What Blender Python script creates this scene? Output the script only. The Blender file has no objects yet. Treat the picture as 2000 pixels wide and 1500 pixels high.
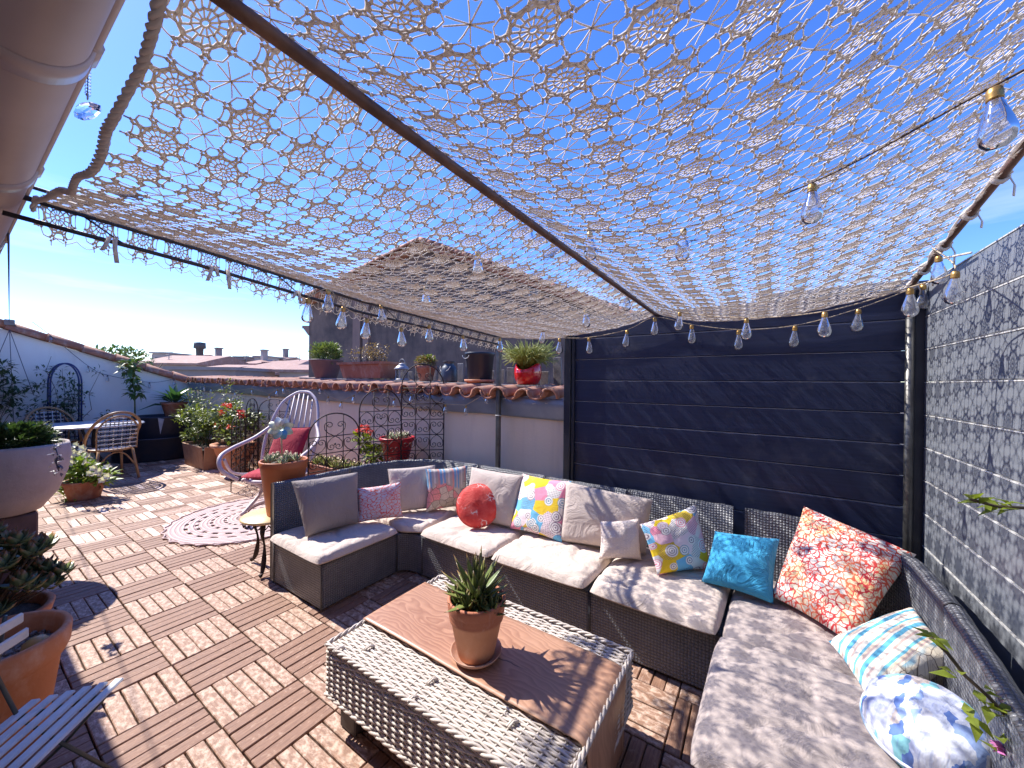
import bpy, math, random
import numpy as np
from mathutils import Vector, Matrix, noise as mnoise

R_ = math.radians
sc = bpy.context.scene
col = sc.collection
rng = random.Random(11)

# ---------------------------------------------------------------- camera, sky, sun, exposure
CAM_H = 1.40
FPX = 737.0 / 2000.0
yaw, pitch, roll = R_(33.4), R_(-0.15), R_(0.6)
_F = np.array([-math.sin(yaw) * math.cos(pitch), math.cos(yaw) * math.cos(pitch), math.sin(pitch)])
_R = np.array([math.cos(yaw), math.sin(yaw), 0.0])
_U = np.cross(_R, _F)
_R2 = _R * math.cos(roll) + _U * math.sin(roll)
_U2 = np.cross(_R2, _F)
cam_d = bpy.data.cameras.new('camera')
cam_d.sensor_width = 36.0
cam_d.lens = FPX * 36.0
cam_d.clip_start = 0.02
cam_d.clip_end = 3000
cam = bpy.data.objects.new('camera', cam_d)
m3 = Matrix(((_R2[0], _U2[0], -_F[0]), (_R2[1], _U2[1], -_F[1]), (_R2[2], _U2[2], -_F[2])))
cam.matrix_world = Matrix.Translation((0, 0, CAM_H)) @ m3.to_4x4()
col.objects.link(cam)
sc.camera = cam

SUN_EL, SUN_AZ = R_(47.5), R_(7.0)          # light travels towards +X, turned 7 degrees towards +Y
to_sun = Vector((-math.cos(SUN_AZ) * math.cos(SUN_EL), -math.sin(SUN_AZ) * math.cos(SUN_EL), math.sin(SUN_EL)))
world = bpy.data.worlds.new('World')
sc.world = world
world.use_nodes = True
wn = world.node_tree
for n_ in list(wn.nodes):
    wn.nodes.remove(n_)
w_out = wn.nodes.new('ShaderNodeOutputWorld')
w_bg = wn.nodes.new('ShaderNodeBackground')
w_sky = wn.nodes.new('ShaderNodeTexSky')
w_sky.sky_type = 'NISHITA'
w_sky.sun_disc = False
w_sky.sun_elevation = SUN_EL
w_sky.sun_rotation = math.atan2(to_sun.x, to_sun.y)
w_sky.air_density = 1.0
w_sky.dust_density = 0.18
w_sky.altitude = 300
w_sky.ozone_density = 6.0
w_bg.inputs['Strength'].default_value = 0.15
# thin wisps of high cloud low over the roofs
w_tc = wn.nodes.new('ShaderNodeTexCoord')
w_map = wn.nodes.new('ShaderNodeMapping')
w_map.inputs['Scale'].default_value = (2.2, 2.2, 17.0)
w_map.inputs['Rotation'].default_value = (R_(7), R_(5), 0)
w_noi = wn.nodes.new('ShaderNodeTexNoise')
w_noi.inputs['Scale'].default_value = 1.25
w_noi.inputs['Detail'].default_value = 6
w_noi.inputs['Roughness'].default_value = 0.6
w_ramp = wn.nodes.new('ShaderNodeValToRGB')
w_ramp.color_ramp.elements[0].position = 0.50
w_ramp.color_ramp.elements[1].position = 0.74
w_sep = wn.nodes.new('ShaderNodeSeparateXYZ')
w_low = wn.nodes.new('ShaderNodeMapRange')
w_low.inputs['From Min'].default_value = 0.42
w_low.inputs['From Max'].default_value = 0.02
w_low.inputs['To Max'].default_value = 0.5
w_mul = wn.nodes.new('ShaderNodeMath'); w_mul.operation = 'MULTIPLY'
w_mix = wn.nodes.new('ShaderNodeMix'); w_mix.data_type = 'RGBA'
w_mix.inputs['B'].default_value = (5.0, 5.1, 5.3, 1)
L = wn.links.new
L(w_tc.outputs['Generated'], w_map.inputs['Vector'])
L(w_map.outputs['Vector'], w_noi.inputs['Vector'])
L(w_noi.outputs['Fac'], w_ramp.inputs['Fac'])
L(w_tc.outputs['Generated'], w_sep.inputs['Vector'])
L(w_sep.outputs['Z'], w_low.inputs['Value'])
L(w_ramp.outputs['Color'], w_mul.inputs[0])
L(w_low.outputs['Result'], w_mul.inputs[1])
L(w_mul.outputs[0], w_mix.inputs['Factor'])
L(w_sky.outputs['Color'], w_mix.inputs['A'])
w_hs = wn.nodes.new('ShaderNodeHueSaturation')
w_hs.inputs['Hue'].default_value = 0.517
w_hs.inputs['Saturation'].default_value = 1.2
w_hs.inputs['Value'].default_value = 0.80
L(w_mix.outputs['Result'], w_hs.inputs['Color'])
L(w_hs.outputs['Color'], w_bg.inputs['Color'])
L(w_bg.outputs['Background'], w_out.inputs['Surface'])

sun_d = bpy.data.lights.new('sun', 'SUN')
sun_d.energy = 3.2
sun_d.angle = R_(0.53)
sun_d.color = (1.0, 0.945, 0.87)
sun = bpy.data.objects.new('sun', sun_d)
sun.rotation_euler = to_sun.to_track_quat('Z', 'Y').to_euler()
sun.location = (-8, -3, 9)
col.objects.link(sun)

sc.view_settings.view_transform = 'Standard'
sc.view_settings.look = 'None'
sc.view_settings.exposure = 1.5
sc.view_settings.gamma = 1
sc.view_settings.use_curve_mapping = False
sc.render.engine = 'CYCLES'
sc.cycles.use_denoising = True
sc.cycles.max_bounces = 8
sc.cycles.transparent_max_bounces = 12
sc.cycles.transmission_bounces = 6
sc.cycles.caustics_refractive = False
sc.cycles.caustics_reflective = False

# ---------------------------------------------------------------- measuring helpers: points of the place on known planes
def _ray(u, v):
    return _R2 * (u - 1000) / 737.0 + _U2 * (750 - v) / 737.0 + _F
def P(u, v, x=None, y=None, z=None, d=None):
    r = _ray(u, v)
    if x is not None: t = x / r[0]
    elif y is not None: t = y / r[1]
    elif z is not None: t = (z - CAM_H) / r[2]
    else: t = d
    return np.array([0, 0, CAM_H]) + r * t
def nrm(a):
    a = np.array(a, float)
    return a / (np.linalg.norm(a) + 1e-12)

# ---------------------------------------------------------------- mesh builder
ORG = {}
class MB:
    def __init__(s):
        s.v = []; s.f = []; s.uv = []; s.nv = 0; s.sm = []
    def add(s, V, F, UV=None, smooth=True):
        V = np.asarray(V, float).reshape(-1, 3)
        b = s.nv
        s.v.append(V); s.nv += len(V)
        for k, f in enumerate(F):
            s.f.append([i + b for i in f]); s.sm.append(smooth)
            if UV is not None: s.uv.append([UV[i] for i in f])
            else: s.uv.append(None)
        return s
    def box(s, c, size, ax=None, bev=0.0, uvs=True):
        hx, hy, hz = [d / 2 for d in size]
        A = np.eye(3) if ax is None else np.array([nrm(a) for a in ax])
        c = np.array(c, float)
        uo, vo = rng.random() * 7, rng.random() * 7
        if bev <= 0:
            pts = [(sx * hx, sy * hy, sz * hz) for sx in (-1, 1) for sy in (-1, 1) for sz in (-1, 1)]
            F = [(0, 1, 3, 2), (4, 6, 7, 5), (0, 4, 5, 1), (2, 3, 7, 6), (0, 2, 6, 4), (1, 5, 7, 3)]
        else:
            pts = []; idx = {}
            for sx in (-1, 1):
                for sy in (-1, 1):
                    for sz in (-1, 1):
                        for a in range(3):
                            q = [sx * (hx - bev), sy * (hy - bev), sz * (hz - bev)]
                            q[a] = (sx, sy, sz)[a] * (hx, hy, hz)[a]
                            idx[(sx, sy, sz, a)] = len(pts); pts.append(tuple(q))
            F = []
            for a in range(3):
                b_, c_ = [(1, 2), (2, 0), (0, 1)][a]
                for sg in (-1, 1):
                    quad = []
                    for (p, q) in ((-1, -1), (1, -1), (1, 1), (-1, 1)):
                        sgn = [0, 0, 0]; sgn[a] = sg; sgn[b_] = p; sgn[c_] = q
                        quad.append(idx[tuple(sgn) + (a,)])
                    F.append(tuple(quad) if sg > 0 else tuple(quad[::-1]))
                for p in (-1, 1):
                    for q in (-1, 1):
                        s0 = [0, 0, 0]; s1 = [0, 0, 0]
                        s0[a] = -1; s1[a] = 1; s0[b_] = s1[b_] = p; s0[c_] = s1[c_] = q
                        f = (idx[tuple(s0) + (b_,)], idx[tuple(s1) + (b_,)], idx[tuple(s1) + (c_,)], idx[tuple(s0) + (c_,)])
                        F.append(f if p * q < 0 else f[::-1])
            for sx in (-1, 1):
                for sy in (-1, 1):
                    for sz in (-1, 1):
                        f = tuple(idx[(sx, sy, sz, a)] for a in range(3))
                        F.append(f if sx * sy * sz > 0 else f[::-1])
        pts = np.array(pts)
        UV = [(p[0] + uo, p[1] + p[2] * 0.7 + vo) for p in pts]
        s.add(c + pts @ A, F, UV, smooth=False)
        return s
    def tube(s, path, r, n=6, closed=False, caps=True, flat=1.0):
        path = np.asarray(path, float); m = len(path)
        rr = np.full(m, r, float) if np.isscalar(r) else np.asarray(r, float)
        T = np.zeros_like(path)
        if closed: T = np.roll(path, -1, 0) - np.roll(path, 1, 0)
        else:
            T[1:-1] = path[2:] - path[:-2]; T[0] = path[1] - path[0]; T[-1] = path[-1] - path[-2]
        T /= (np.linalg.norm(T, axis=1)[:, None] + 1e-12)
        up = np.array([0, 0, 1.0]) if abs(T[0][2]) < 0.9 else np.array([1.0, 0, 0])
        N = nrm(np.cross(T[0], up)); V = []
        L_ = 0; UV = []
        for i in range(m):
            N = N - T[i] * np.dot(N, T[i]); N = nrm(N); B = np.cross(T[i], N)
            if i: L_ += np.linalg.norm(path[i] - path[i - 1])
            for k in range(n):
                a = 2 * math.pi * k / n
                V.append(path[i] + rr[i] * (math.cos(a) * N + math.sin(a) * B * flat)); UV.append((L_, k / n))
        F = []
        for i in range(m if closed else m - 1):
            j = (i + 1) % m
            for k in range(n):
                k2 = (k + 1) % n
                F.append((i * n + k, i * n + k2, j * n + k2, j * n + k))
        if caps and not closed:
            F.append(tuple(range(n))[::-1]); F.append(tuple((m - 1) * n + k for k in range(n)))
        s.add(V, F, UV); return s
    def lathe(s, prof, c, n=24, sx=1.0, sy=1.0, ax=None, a0=0.0, a1=2 * math.pi):
        full = abs(a1 - a0 - 2 * math.pi) < 1e-6
        V = []; UV = []; m = len(prof); cnt = n if full else n + 1
        c = np.array(c, float)
        A = np.eye(3) if ax is None else np.array(ax, float)
        for j, (r, z) in enumerate(prof):
            for k in range(cnt):
                a = a0 + (a1 - a0) * k / n
                V.append(c + np.array([r * math.cos(a) * sx, r * math.sin(a) * sy, z]) @ A); UV.append((a / 6.2832 * 2, z * 4))
        F = []
        for j in range(m - 1):
            for k in range(n):
                k2 = (k + 1) % cnt
                F.append((j * cnt + k, j * cnt + k2, (j + 1) * cnt + k2, (j + 1) * cnt + k))
        s.add(V, F, UV); return s
    def ball(s, c, r, nu=8, nv=5, sc3=(1, 1, 1)):
        V = [(0, 0, -1)]; 
        for j in range(1, nv):
            t = -math.pi / 2 + math.pi * j / nv
            for k in range(nu):
                a = 2 * math.pi * k / nu; V.append((math.cos(t) * math.cos(a), math.cos(t) * math.sin(a), math.sin(t)))
        V.append((0, 0, 1)); F = []
        for k in range(nu): F.append((0, 1 + (k + 1) % nu, 1 + k))
        for j in range(nv - 2):
            for k in range(nu):
                a = 1 + j * nu + k; b = 1 + j * nu + (k + 1) % nu
                F.append((a, b, b + nu, a + nu))
        t_ = 1 + (nv - 2) * nu
        for k in range(nu): F.append((t_ + k, t_ + (k + 1) % nu, len(V) - 1))
        s.add(np.array(V) * r * np.array(sc3) + np.array(c), F, [(p[0], p[1]) for p in V]); return s
    def sheet(s, fn, nu, nv, us=1.0, vs=1.0, closed_u=False):
        V = []; UV = []
        for j in range(nv + 1):
            for i in range(nu + 1):
                V.append(fn(i / nu, j / nv)); UV.append((i / nu * us, j / nv * vs))
        F = [(j * (nu + 1) + i, j * (nu + 1) + i + 1, (j + 1) * (nu + 1) + i + 1, (j + 1) * (nu + 1) + i) for j in range(nv) for i in range(nu)]
        s.add(V, F, UV); return s
    def prism(s, poly, d):
        poly = [np.array(p, float) for p in poly]; d = np.array(d, float); n = len(poly)
        V = poly + [p + d for p in poly]
        F = [tuple(range(n))[::-1], tuple(range(n, 2 * n))] + [(i, (i + 1) % n, n + (i + 1) % n, n + i) for i in range(n)]
        s.add(V, F, [(p[0] + p[1], p[2]) for p in V], smooth=False); return s
    def leaf(s, base, d, ln, w, up=(0, 0, 1), bend=0.25):
        d = nrm(d); sd = np.cross(d, np.array(up, float))
        if np.linalg.norm(sd) < 1e-3: sd = np.array([1.0, 0, 0])
        sd = nrm(sd); nn = np.cross(sd, d); base = np.array(base, float)
        V = [base, base + d * ln * .45 + sd * w / 2 + nn * ln * .06, base + d * ln * .5 - nn * ln * .02, base + d * ln * .45 - sd * w / 2 + nn * ln * .06, base + d * ln - nn * ln * bend]
        s.add(V, [(0, 1, 2), (0, 2, 3), (1, 4, 2), (2, 4, 3)], [(0, 0), (.5, 1), (.5, .5), (.5, 0), (1, .5)]); return s
    def mesh(s, name, org=(0, 0, 0)):
        me = bpy.data.meshes.new(name)
        V = (np.concatenate(s.v) if s.v else np.zeros((0, 3))) - np.array(org)
        me.from_pydata(V.tolist(), [], s.f)
        if any(u is not None for u in s.uv):
            ul = me.uv_layers.new(name='UVMap')
            flat = []
            for f, u in zip(s.f, s.uv):
                if u is None: flat += [0.0, 0.0] * len(f)
                else:
                    for p in u: flat += [p[0], p[1]]
            ul.data.foreach_set('uv', flat)
        me.polygons.foreach_set('use_smooth', s.sm)
        me.update()
        return me
    def build(s, name, mat, parent=None, loc=None):
        if parent is not None: org = ORG[parent.name]
        else: org = tuple(loc) if loc is not None else (0, 0, 0)
        me = s.mesh(name, org)
        if mat is not None: me.materials.append(mat)
        o = bpy.data.objects.new(name, me); col.objects.link(o)
        ORG[o.name] = org
        if parent is not None: o.parent = parent
        else: o.location = org
        return o

def tag(o, label=None, cat=None, group=None, kind=None):
    if label: o['label'] = label
    if cat: o['category'] = cat
    if group: o['group'] = group
    if kind: o['kind'] = kind
    return o
def thing(name, label, cat, loc, group=None):
    o = bpy.data.objects.new(name, None); col.objects.link(o)
    o.empty_display_size = 0.1
    o.location = tuple(float(a) for a in loc); ORG[o.name] = tuple(float(a) for a in loc)
    return tag(o, label, cat, group)
def dup_child(o, parent, loc, rotz=0.0):
    c = o.copy(); col.objects.link(c); c.parent = parent
    po = ORG[parent.name]
    c.location = (loc[0] - po[0], loc[1] - po[1], loc[2] - po[2]); c.rotation_euler = (0, 0, rotz)
    ORG[c.name] = tuple(loc)
    return c

# ---------------------------------------------------------------- materials
class G:
    def __init__(s, name):
        s.m = bpy.data.materials.new(name); s.m.use_nodes = True; s.t = s.m.node_tree
        s.b = s.t.nodes['Principled BSDF']
    def n(s, t): return s.t.nodes.new(t)
    def set(s, sock, v):
        if isinstance(v, bpy.types.NodeSocket): s.t.links.new(v, sock)
        elif isinstance(v, (tuple, list)) and len(v) == 3 and sock.type == 'RGBA': sock.default_value = (*v, 1)
        else: sock.default_value = v
    def co(s, kind='Object'):
        return s.n('ShaderNodeTexCoord').outputs[kind]
    def mp(s, vec, sc=(1, 1, 1), rot=(0, 0, 0), loc=(0, 0, 0)):
        m = s.n('ShaderNodeMapping'); s.set(m.inputs[0], vec)
        m.inputs['Scale'].default_value = sc; m.inputs['Rotation'].default_value = rot; m.inputs['Location'].default_value = loc
        return m.outputs[0]
    def noise(s, vec, scale=5, detail=4, rough=.55, dist=0.0, color=False):
        q = s.n('ShaderNodeTexNoise'); s.set(q.inputs['Vector'], vec)
        q.inputs['Scale'].default_value = scale; q.inputs['Detail'].default_value = detail
        q.inputs['Roughness'].default_value = rough; q.inputs['Distortion'].default_value = dist
        return q.outputs['Color' if color else 'Fac']
    def vor(s, vec, scale=5, feat='F1', out='Distance', rnd=1.0):
        q = s.n('ShaderNodeTexVoronoi'); q.feature = feat; q.voronoi_dimensions = '2D'; s.set(q.inputs['Vector'], vec)
        q.inputs['Scale'].default_value = scale; q.inputs['Randomness'].default_value = rnd
        return q.outputs[out]
    def wave(s, vec, scale=5, dist=0, detail=2, dirn='X', prof='SIN', dscale=1.0, kind='BANDS'):
        q = s.n('ShaderNodeTexWave'); q.wave_type = kind; q.wave_profile = prof
        if kind == 'BANDS': q.bands_direction = dirn
        s.set(q.inputs['Vector'], vec); q.inputs['Scale'].default_value = scale; q.inputs['Distortion'].default_value = dist
        q.inputs['Detail'].default_value = detail; q.inputs['Detail Scale'].default_value = dscale
        return q.outputs['Fac']
    def ramp(s, fac, els, interp='LINEAR'):
        q = s.n('ShaderNodeValToRGB'); q.color_ramp.interpolation = interp; s.set(q.inputs[0], fac)
        e = q.color_ramp.elements
        while len(e) < len(els): e.new(0.5)
        for k, (p, c) in enumerate(els):
            e[k].position = p; e[k].color = (*c, 1) if isinstance(c, (tuple, list)) else (c, c, c, 1)
        return q.outputs[0]
    def mix(s, fac, a, b, mode='MIX'):
        q = s.n('ShaderNodeMix'); q.data_type = 'RGBA'; q.blend_type = mode
        s.set(q.inputs['Factor'], fac); s.set(q.inputs['A'], a); s.set(q.inputs['B'], b)
        return q.outputs['Result']
    def math(s, op, a, b=0.0, c=None):
        q = s.n('ShaderNodeMath'); q.operation = op; s.set(q.inputs[0], a); s.set(q.inputs[1], b)
        if c is not None: s.set(q.inputs[2], c)
        return q.outputs[0]
    def sep(s, vec):
        q = s.n('ShaderNodeSeparateXYZ'); s.set(q.inputs[0], vec); return q.outputs
    def vadd(s, a, b, k):
        q = s.n('ShaderNodeVectorMath'); q.operation = 'MULTIPLY_ADD'; s.set(q.inputs[0], b); q.inputs[1].default_value = (k, k, k); s.set(q.inputs[2], a)
        return q.outputs[0]
    def island(s):
        return s.n('ShaderNodeNewGeometry').outputs['Random Per Island']
    def bump(s, h, strength=.3, dist=.01):
        q = s.n('ShaderNodeBump'); q.inputs['Strength'].default_value = strength; q.inputs['Distance'].default_value = dist
        s.set(q.inputs['Height'], h); s.set(s.b.inputs['Normal'], q.outputs[0]); return q
    def fin(s, color=None, rough=.6, metal=0.0, **kw):
        if color is not None: s.set(s.b.inputs['Base Color'], color)
        s.set(s.b.inputs['Roughness'], rough); s.set(s.b.inputs['Metallic'], metal)
        for k, v in kw.items(): s.set(s.b.inputs[k.replace('_', ' ')], v)
        return s.m
MATS = {}
def plain(name, c1, c2=None, scale=6.0, rough=.65, metal=0.0, bump=0.0, bscale=40.0, bdist=.004, **kw):
    if name in MATS: return MATS[name]
    g = G(name); co = g.co('Object')
    c2 = c2 or tuple(x * .72 for x in c1)
    f = g.noise(co, scale, 5, .6)
    colr = g.mix(g.ramp(f, [(.32, 0.0), (.68, 1.0)]), c2, c1)
    if bump: g.bump(g.noise(co, bscale, 4, .6), bump, bdist)
    MATS[name] = g.fin(colr, rough, metal, **kw)
    return MATS[name]
def leafmat(name, c1, c2, rough=.45, trans=.18):
    g = G(name)
    colr = g.mix(g.island(), c1, c2)
    n2 = g.noise(g.co('Object'), 9, 2)
    colr = g.mix(g.math('MULTIPLY', n2, .5), colr, tuple(x * .55 for x in c1))
    m = g.fin(colr, rough)
    tr = g.n('ShaderNodeBsdfTranslucent'); g.set(tr.inputs[0], g.mix(.5, colr, (c1[0] * 2.2, c1[1] * 2.4, c1[2] * .9)))
    mx = g.n('ShaderNodeMixShader'); mx.inputs[0].default_value = trans
    g.t.links.new(g.b.outputs[0], mx.inputs[1]); g.t.links.new(tr.outputs[0], mx.inputs[2])
    g.t.links.new(mx.outputs[0], g.t.nodes['Material Output'].inputs[0])
    return m

# ================================================================ materials of the setting
def wood_slat_mat(name, pale, brown, dark, wear_shade):
    g = G(name); uv = g.co('UV'); isl = g.island()
    grain = g.noise(g.mp(uv, (9, 120, 1)), 1.0, 5, .65)
    fine = g.noise(g.mp(uv, (40, 500, 1)), 1.0, 3, .6)
    blot = g.noise(g.mp(uv, (28, 42, 1)), 1.0, 6, .72, .3)
    big = g.noise(g.co('Object'), 3.1, 3, .6)
    c = g.mix(g.ramp(grain, [(.3, 0.0), (.7, 1.0)]), dark, brown)
    amt = g.math('ADD', g.math('ADD', g.math('MULTIPLY', blot, .75), g.math('MULTIPLY', isl, .16)), g.math('MULTIPLY', fine, .14))
    c = g.mix(g.ramp(amt, [(wear_shade, 0.0), (wear_shade + .13, .85)]), c, pale)
    tint = g.mix(isl, (.72, .60, .52), (1.08, 1.0, .98))
    c = g.mix(.75, c, tint, 'MULTIPLY')
    stain = g.noise(g.mp(uv, (14, 22, 1), loc=(5, 3, 0)), 1.0, 4, .7)
    c = g.mix(g.ramp(stain, [(.60, 0.0), (.78, .55)]), c, (.07, .05, .045))
    g.bump(g.math('ADD', g.math('MULTIPLY', grain, .7), g.math('MULTIPLY', fine, .5)), .55, .004)
    return g.fin(c, g.ramp(blot, [(.3, .55), (.7, .78)]))
M_slat_lit = wood_slat_mat('weathered wood slat sunlit tone', (.76, .62, .515), (.43, .27, .185), (.21, .12, .08), .45)  # weathered wood, brightened to paint in sun running along the grain
M_slat_shade = wood_slat_mat('weathered wood slat shaded tone', (.61, .47, .38), (.39, .24, .165), (.18, .10, .07), .53)  # weathered wood, darkened to paint in grain shading across the sun
M_gapdark = plain('dark deck underlay', (.075, .055, .045), rough=.95)
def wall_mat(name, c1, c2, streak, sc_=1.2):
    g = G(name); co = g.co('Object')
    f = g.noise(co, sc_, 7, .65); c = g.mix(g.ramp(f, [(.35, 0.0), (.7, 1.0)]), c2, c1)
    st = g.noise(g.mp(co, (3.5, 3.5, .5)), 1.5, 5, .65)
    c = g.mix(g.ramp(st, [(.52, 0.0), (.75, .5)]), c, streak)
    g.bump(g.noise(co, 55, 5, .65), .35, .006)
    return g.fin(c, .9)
M_white = wall_mat('white rendered wall', (.88, .87, .84), (.80, .78, .75), (.66, .63, .60))
M_cream = wall_mat('cream rendered wall', (.92, .73, .54), (.86, .67, .49), (.58, .45, .35))
M_houseside = wall_mat('house render', (.7, .62, .52), (.6, .52, .44), (.5, .42, .36))
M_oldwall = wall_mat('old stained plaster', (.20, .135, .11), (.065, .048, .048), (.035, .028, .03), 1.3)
M_oldstrip = wall_mat('old brick strip', (.30, .19, .155), (.19, .12, .105), (.12, .09, .09), .8)
M_terr = None
def terracotta(name, c1, c2, c3, sc_=5.0):
    g = G(name); co = g.co('Object')
    f = g.noise(co, sc_, 6, .65); c = g.mix(g.ramp(f, [(.3, 0.0), (.68, 1.0)]), c2, c1)
    w = g.noise(g.mp(co, (1, 1, .6)), sc_ * 2.3, 5, .7); c = g.mix(g.ramp(w, [(.50, 0.0), (.74, .8)]), c, c3)
    c = g.mix(.35, c, g.mix(g.island(), (.6, .6, .6), (1.15, 1.1, 1.05)), 'MULTIPLY')
    g.bump(g.noise(co, sc_ * 16, 4), .25, .003)
    return g.fin(c, .8)
M_tile = terracotta('clay roof tile', (.45, .19, .11), (.30, .12, .075), (.52, .40, .33))
M_terr = terracotta('terracotta', (.58, .25, .13), (.46, .18, .09), (.66, .46, .36))
M_terr_dk = terracotta('dark terracotta', (.40, .155, .085), (.28, .10, .06), (.46, .30, .23))
M_zinc = plain('weathered zinc flashing', (.30, .34, .40), (.19, .22, .28), 3.0, .45, .35, .2, 20)
def board_mat(name, c1, c2, rough):
    g = G(name); co = g.co('Object')
    f = g.noise(g.mp(co, (1.2, 1.2, 30)), 2.0, 5, .6)
    c = g.mix(g.ramp(f, [(.3, 0.0), (.7, 1.0)]), c2, c1)
    c = g.mix(.4, c, g.mix(g.island(), (.72, .72, .74), (1.2, 1.2, 1.2)), 'MULTIPLY')
    d = g.noise(co, 2.6, 5, .7); c = g.mix(g.ramp(d, [(.55, 0.0), (.8, .22)]), c, (.30, .29, .28))
    g.bump(g.noise(g.mp(co, (6, 6, 220)), 1.0, 3), .22, .0015)
    return g.fin(c, rough)
M_board = board_mat('anthracite composite board', (.022, .031, .078), (.014, .020, .052), .40)
M_board_lit = board_mat('sunlit tone composite board', (.205, .22, .25), (.17, .185, .215), .36)  # lighter copy of the anthracite board, sunlit sheen put into its colour
M_alu = plain('anthracite aluminium post', (.035, .038, .055), (.022, .024, .036), 3, .35, .2)
M_galv = plain('grey steel post', (.17, .17, .165), (.09, .085, .08), 9, .42, .7)
M_darkrod = plain('dark painted rod', (.03, .032, .045), (.05, .04, .04), 8, .5, .3)
M_rust = plain('rusted steel rod', (.20, .105, .065), (.085, .045, .033), 16, .6, .35, .35, 90)
M_pvc = plain('mauve grey pvc gutter', (.42, .325, .31), (.36, .275, .26), 2.0, .38, 0, .05, 8)
M_cotton = None
g = G('ecru cotton cord'); co = g.co('Object')
f = g.noise(co, 14, 4, .6)
c = g.mix(f, (.68, .60, .52), (.90, .83, .75))
g.bump(g.noise(co, 900, 2), .6, .0008)
g.fin(c, .9)
tr = g.n('ShaderNodeBsdfTranslucent'); g.set(tr.inputs[0], c)
mx = g.n('ShaderNodeMixShader'); mx.inputs[0].default_value = .36
g.t.links.new(g.b.outputs[0], mx.inputs[1]); g.t.links.new(tr.outputs[0], mx.inputs[2]); g.t.links.new(mx.outputs[0], g.t.nodes['Material Output'].inputs[0])
M_cotton = g.m
M_town = plain('hazy town ground', (.30, .25, .22), (.2, .19, .16), .05, .95)

# ================================================================ ground far below and the town
mb = MB(); mb.add([(-1500, -1500, -9), (1500, -1500, -9), (1500, 1500, -9), (-1500, 1500, -9)], [(0, 1, 2, 3)])
tag(mb.build('ground', M_town), kind='structure')

# ================================================================ terrace deck: parquet tiles of five slats
TX0, TY0, TS = -3.297, 0.632, 0.30
X_W, X_F, Y_BACK, Y_HOUSE = -9.5, 0.66, 2.76, -0.8
mb = MB(); mb.box(((X_W + X_F) / 2, 1.2, -.12), (X_F - X_W + .5, 3.6, .19))
deck = tag(mb.build('deck', M_gapdark), kind='structure')
SW, SL, SH = .0555, .2945, .022
proto = []
for k in range(6):
    q = MB(); q.box((0, 0, 0), (SL - .001 * k * .6, SW - .0008 * (k % 3), SH), bev=.0028)
    for mt in (M_slat_lit, M_slat_shade):
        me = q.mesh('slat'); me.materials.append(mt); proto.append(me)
slats = []
for i in range(-22, 15):
    for j in range(-5, 9):
        x0 = TX0 + TS * i; y0 = TY0 + TS * j
        if x0 < X_W - .3 or x0 > X_F or y0 < Y_HOUSE - .1 or y0 > Y_BACK: continue
        along_y = ((i - 3) + j) % 2 == 0
        for s_ in range(5):
            o = (s_ + .5) * TS / 5
            cx, cy = (x0 + o, y0 + TS / 2) if along_y else (x0 + TS / 2, y0 + o)
            cx += rng.uniform(-.0012, .0012); cy += rng.uniform(-.0012, .0012)
            rz = (math.pi / 2 if along_y else 0) + rng.uniform(-.006, .006) + (math.pi if rng.random() < .5 else 0)
            slats.append((cx, cy, -.012 + rng.uniform(-.0022, .0016), rz, along_y))
def _screen(x, y, z=0.0):
    p = np.array([x, y, z - CAM_H]); d = p @ _F
    if d < .15: return None
    return (1000 + 737 * (p @ _R2) / d, 750 - 737 * (p @ _U2) / d, d)
def _vis(s):
    q = _screen(s[0], s[1])
    if q is None or not (-30 < q[0] < 2030 and q[1] < 1530): return 1e9
    x, y = s[0], s[1]
    if -2.3 < x < .7 and y > 1.95: return 1e8
    if x > -.1 : return 1e8
    if -2.8 < x < -2.25 and y > 1.3: return 1e8
    if -1.35 < x < -.5 and .95 < y < 1.6: return 1e8
    return q[2]
slats.sort(key=_vis)
for (cx, cy, cz, rz, ay) in slats[:300]:
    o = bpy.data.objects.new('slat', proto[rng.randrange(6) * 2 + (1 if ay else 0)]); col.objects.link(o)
    o.parent = deck; o.location = (cx, cy, cz); o.rotation_euler = (rng.uniform(-.004, .004), rng.uniform(-.004, .004), rz)
q = MB(); mids = []
for (cx, cy, cz, rz, a) in slats[300:]:
    c_, s_ = math.cos(rz), math.sin(rz); n0 = len(q.f)
    q.box((cx, cy, cz), (SL, SW, SH), ax=((c_, s_, 0), (-s_, c_, 0), (0, 0, 1)), bev=.0028)
    mids += [1 if a else 0] * (len(q.f) - n0)
rest_ = tag(q.build('slats', M_slat_lit, deck), kind='stuff'); rest_.data.materials.append(M_slat_shade)
rest_.data.polygons.foreach_set('material_index', mids)

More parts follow.
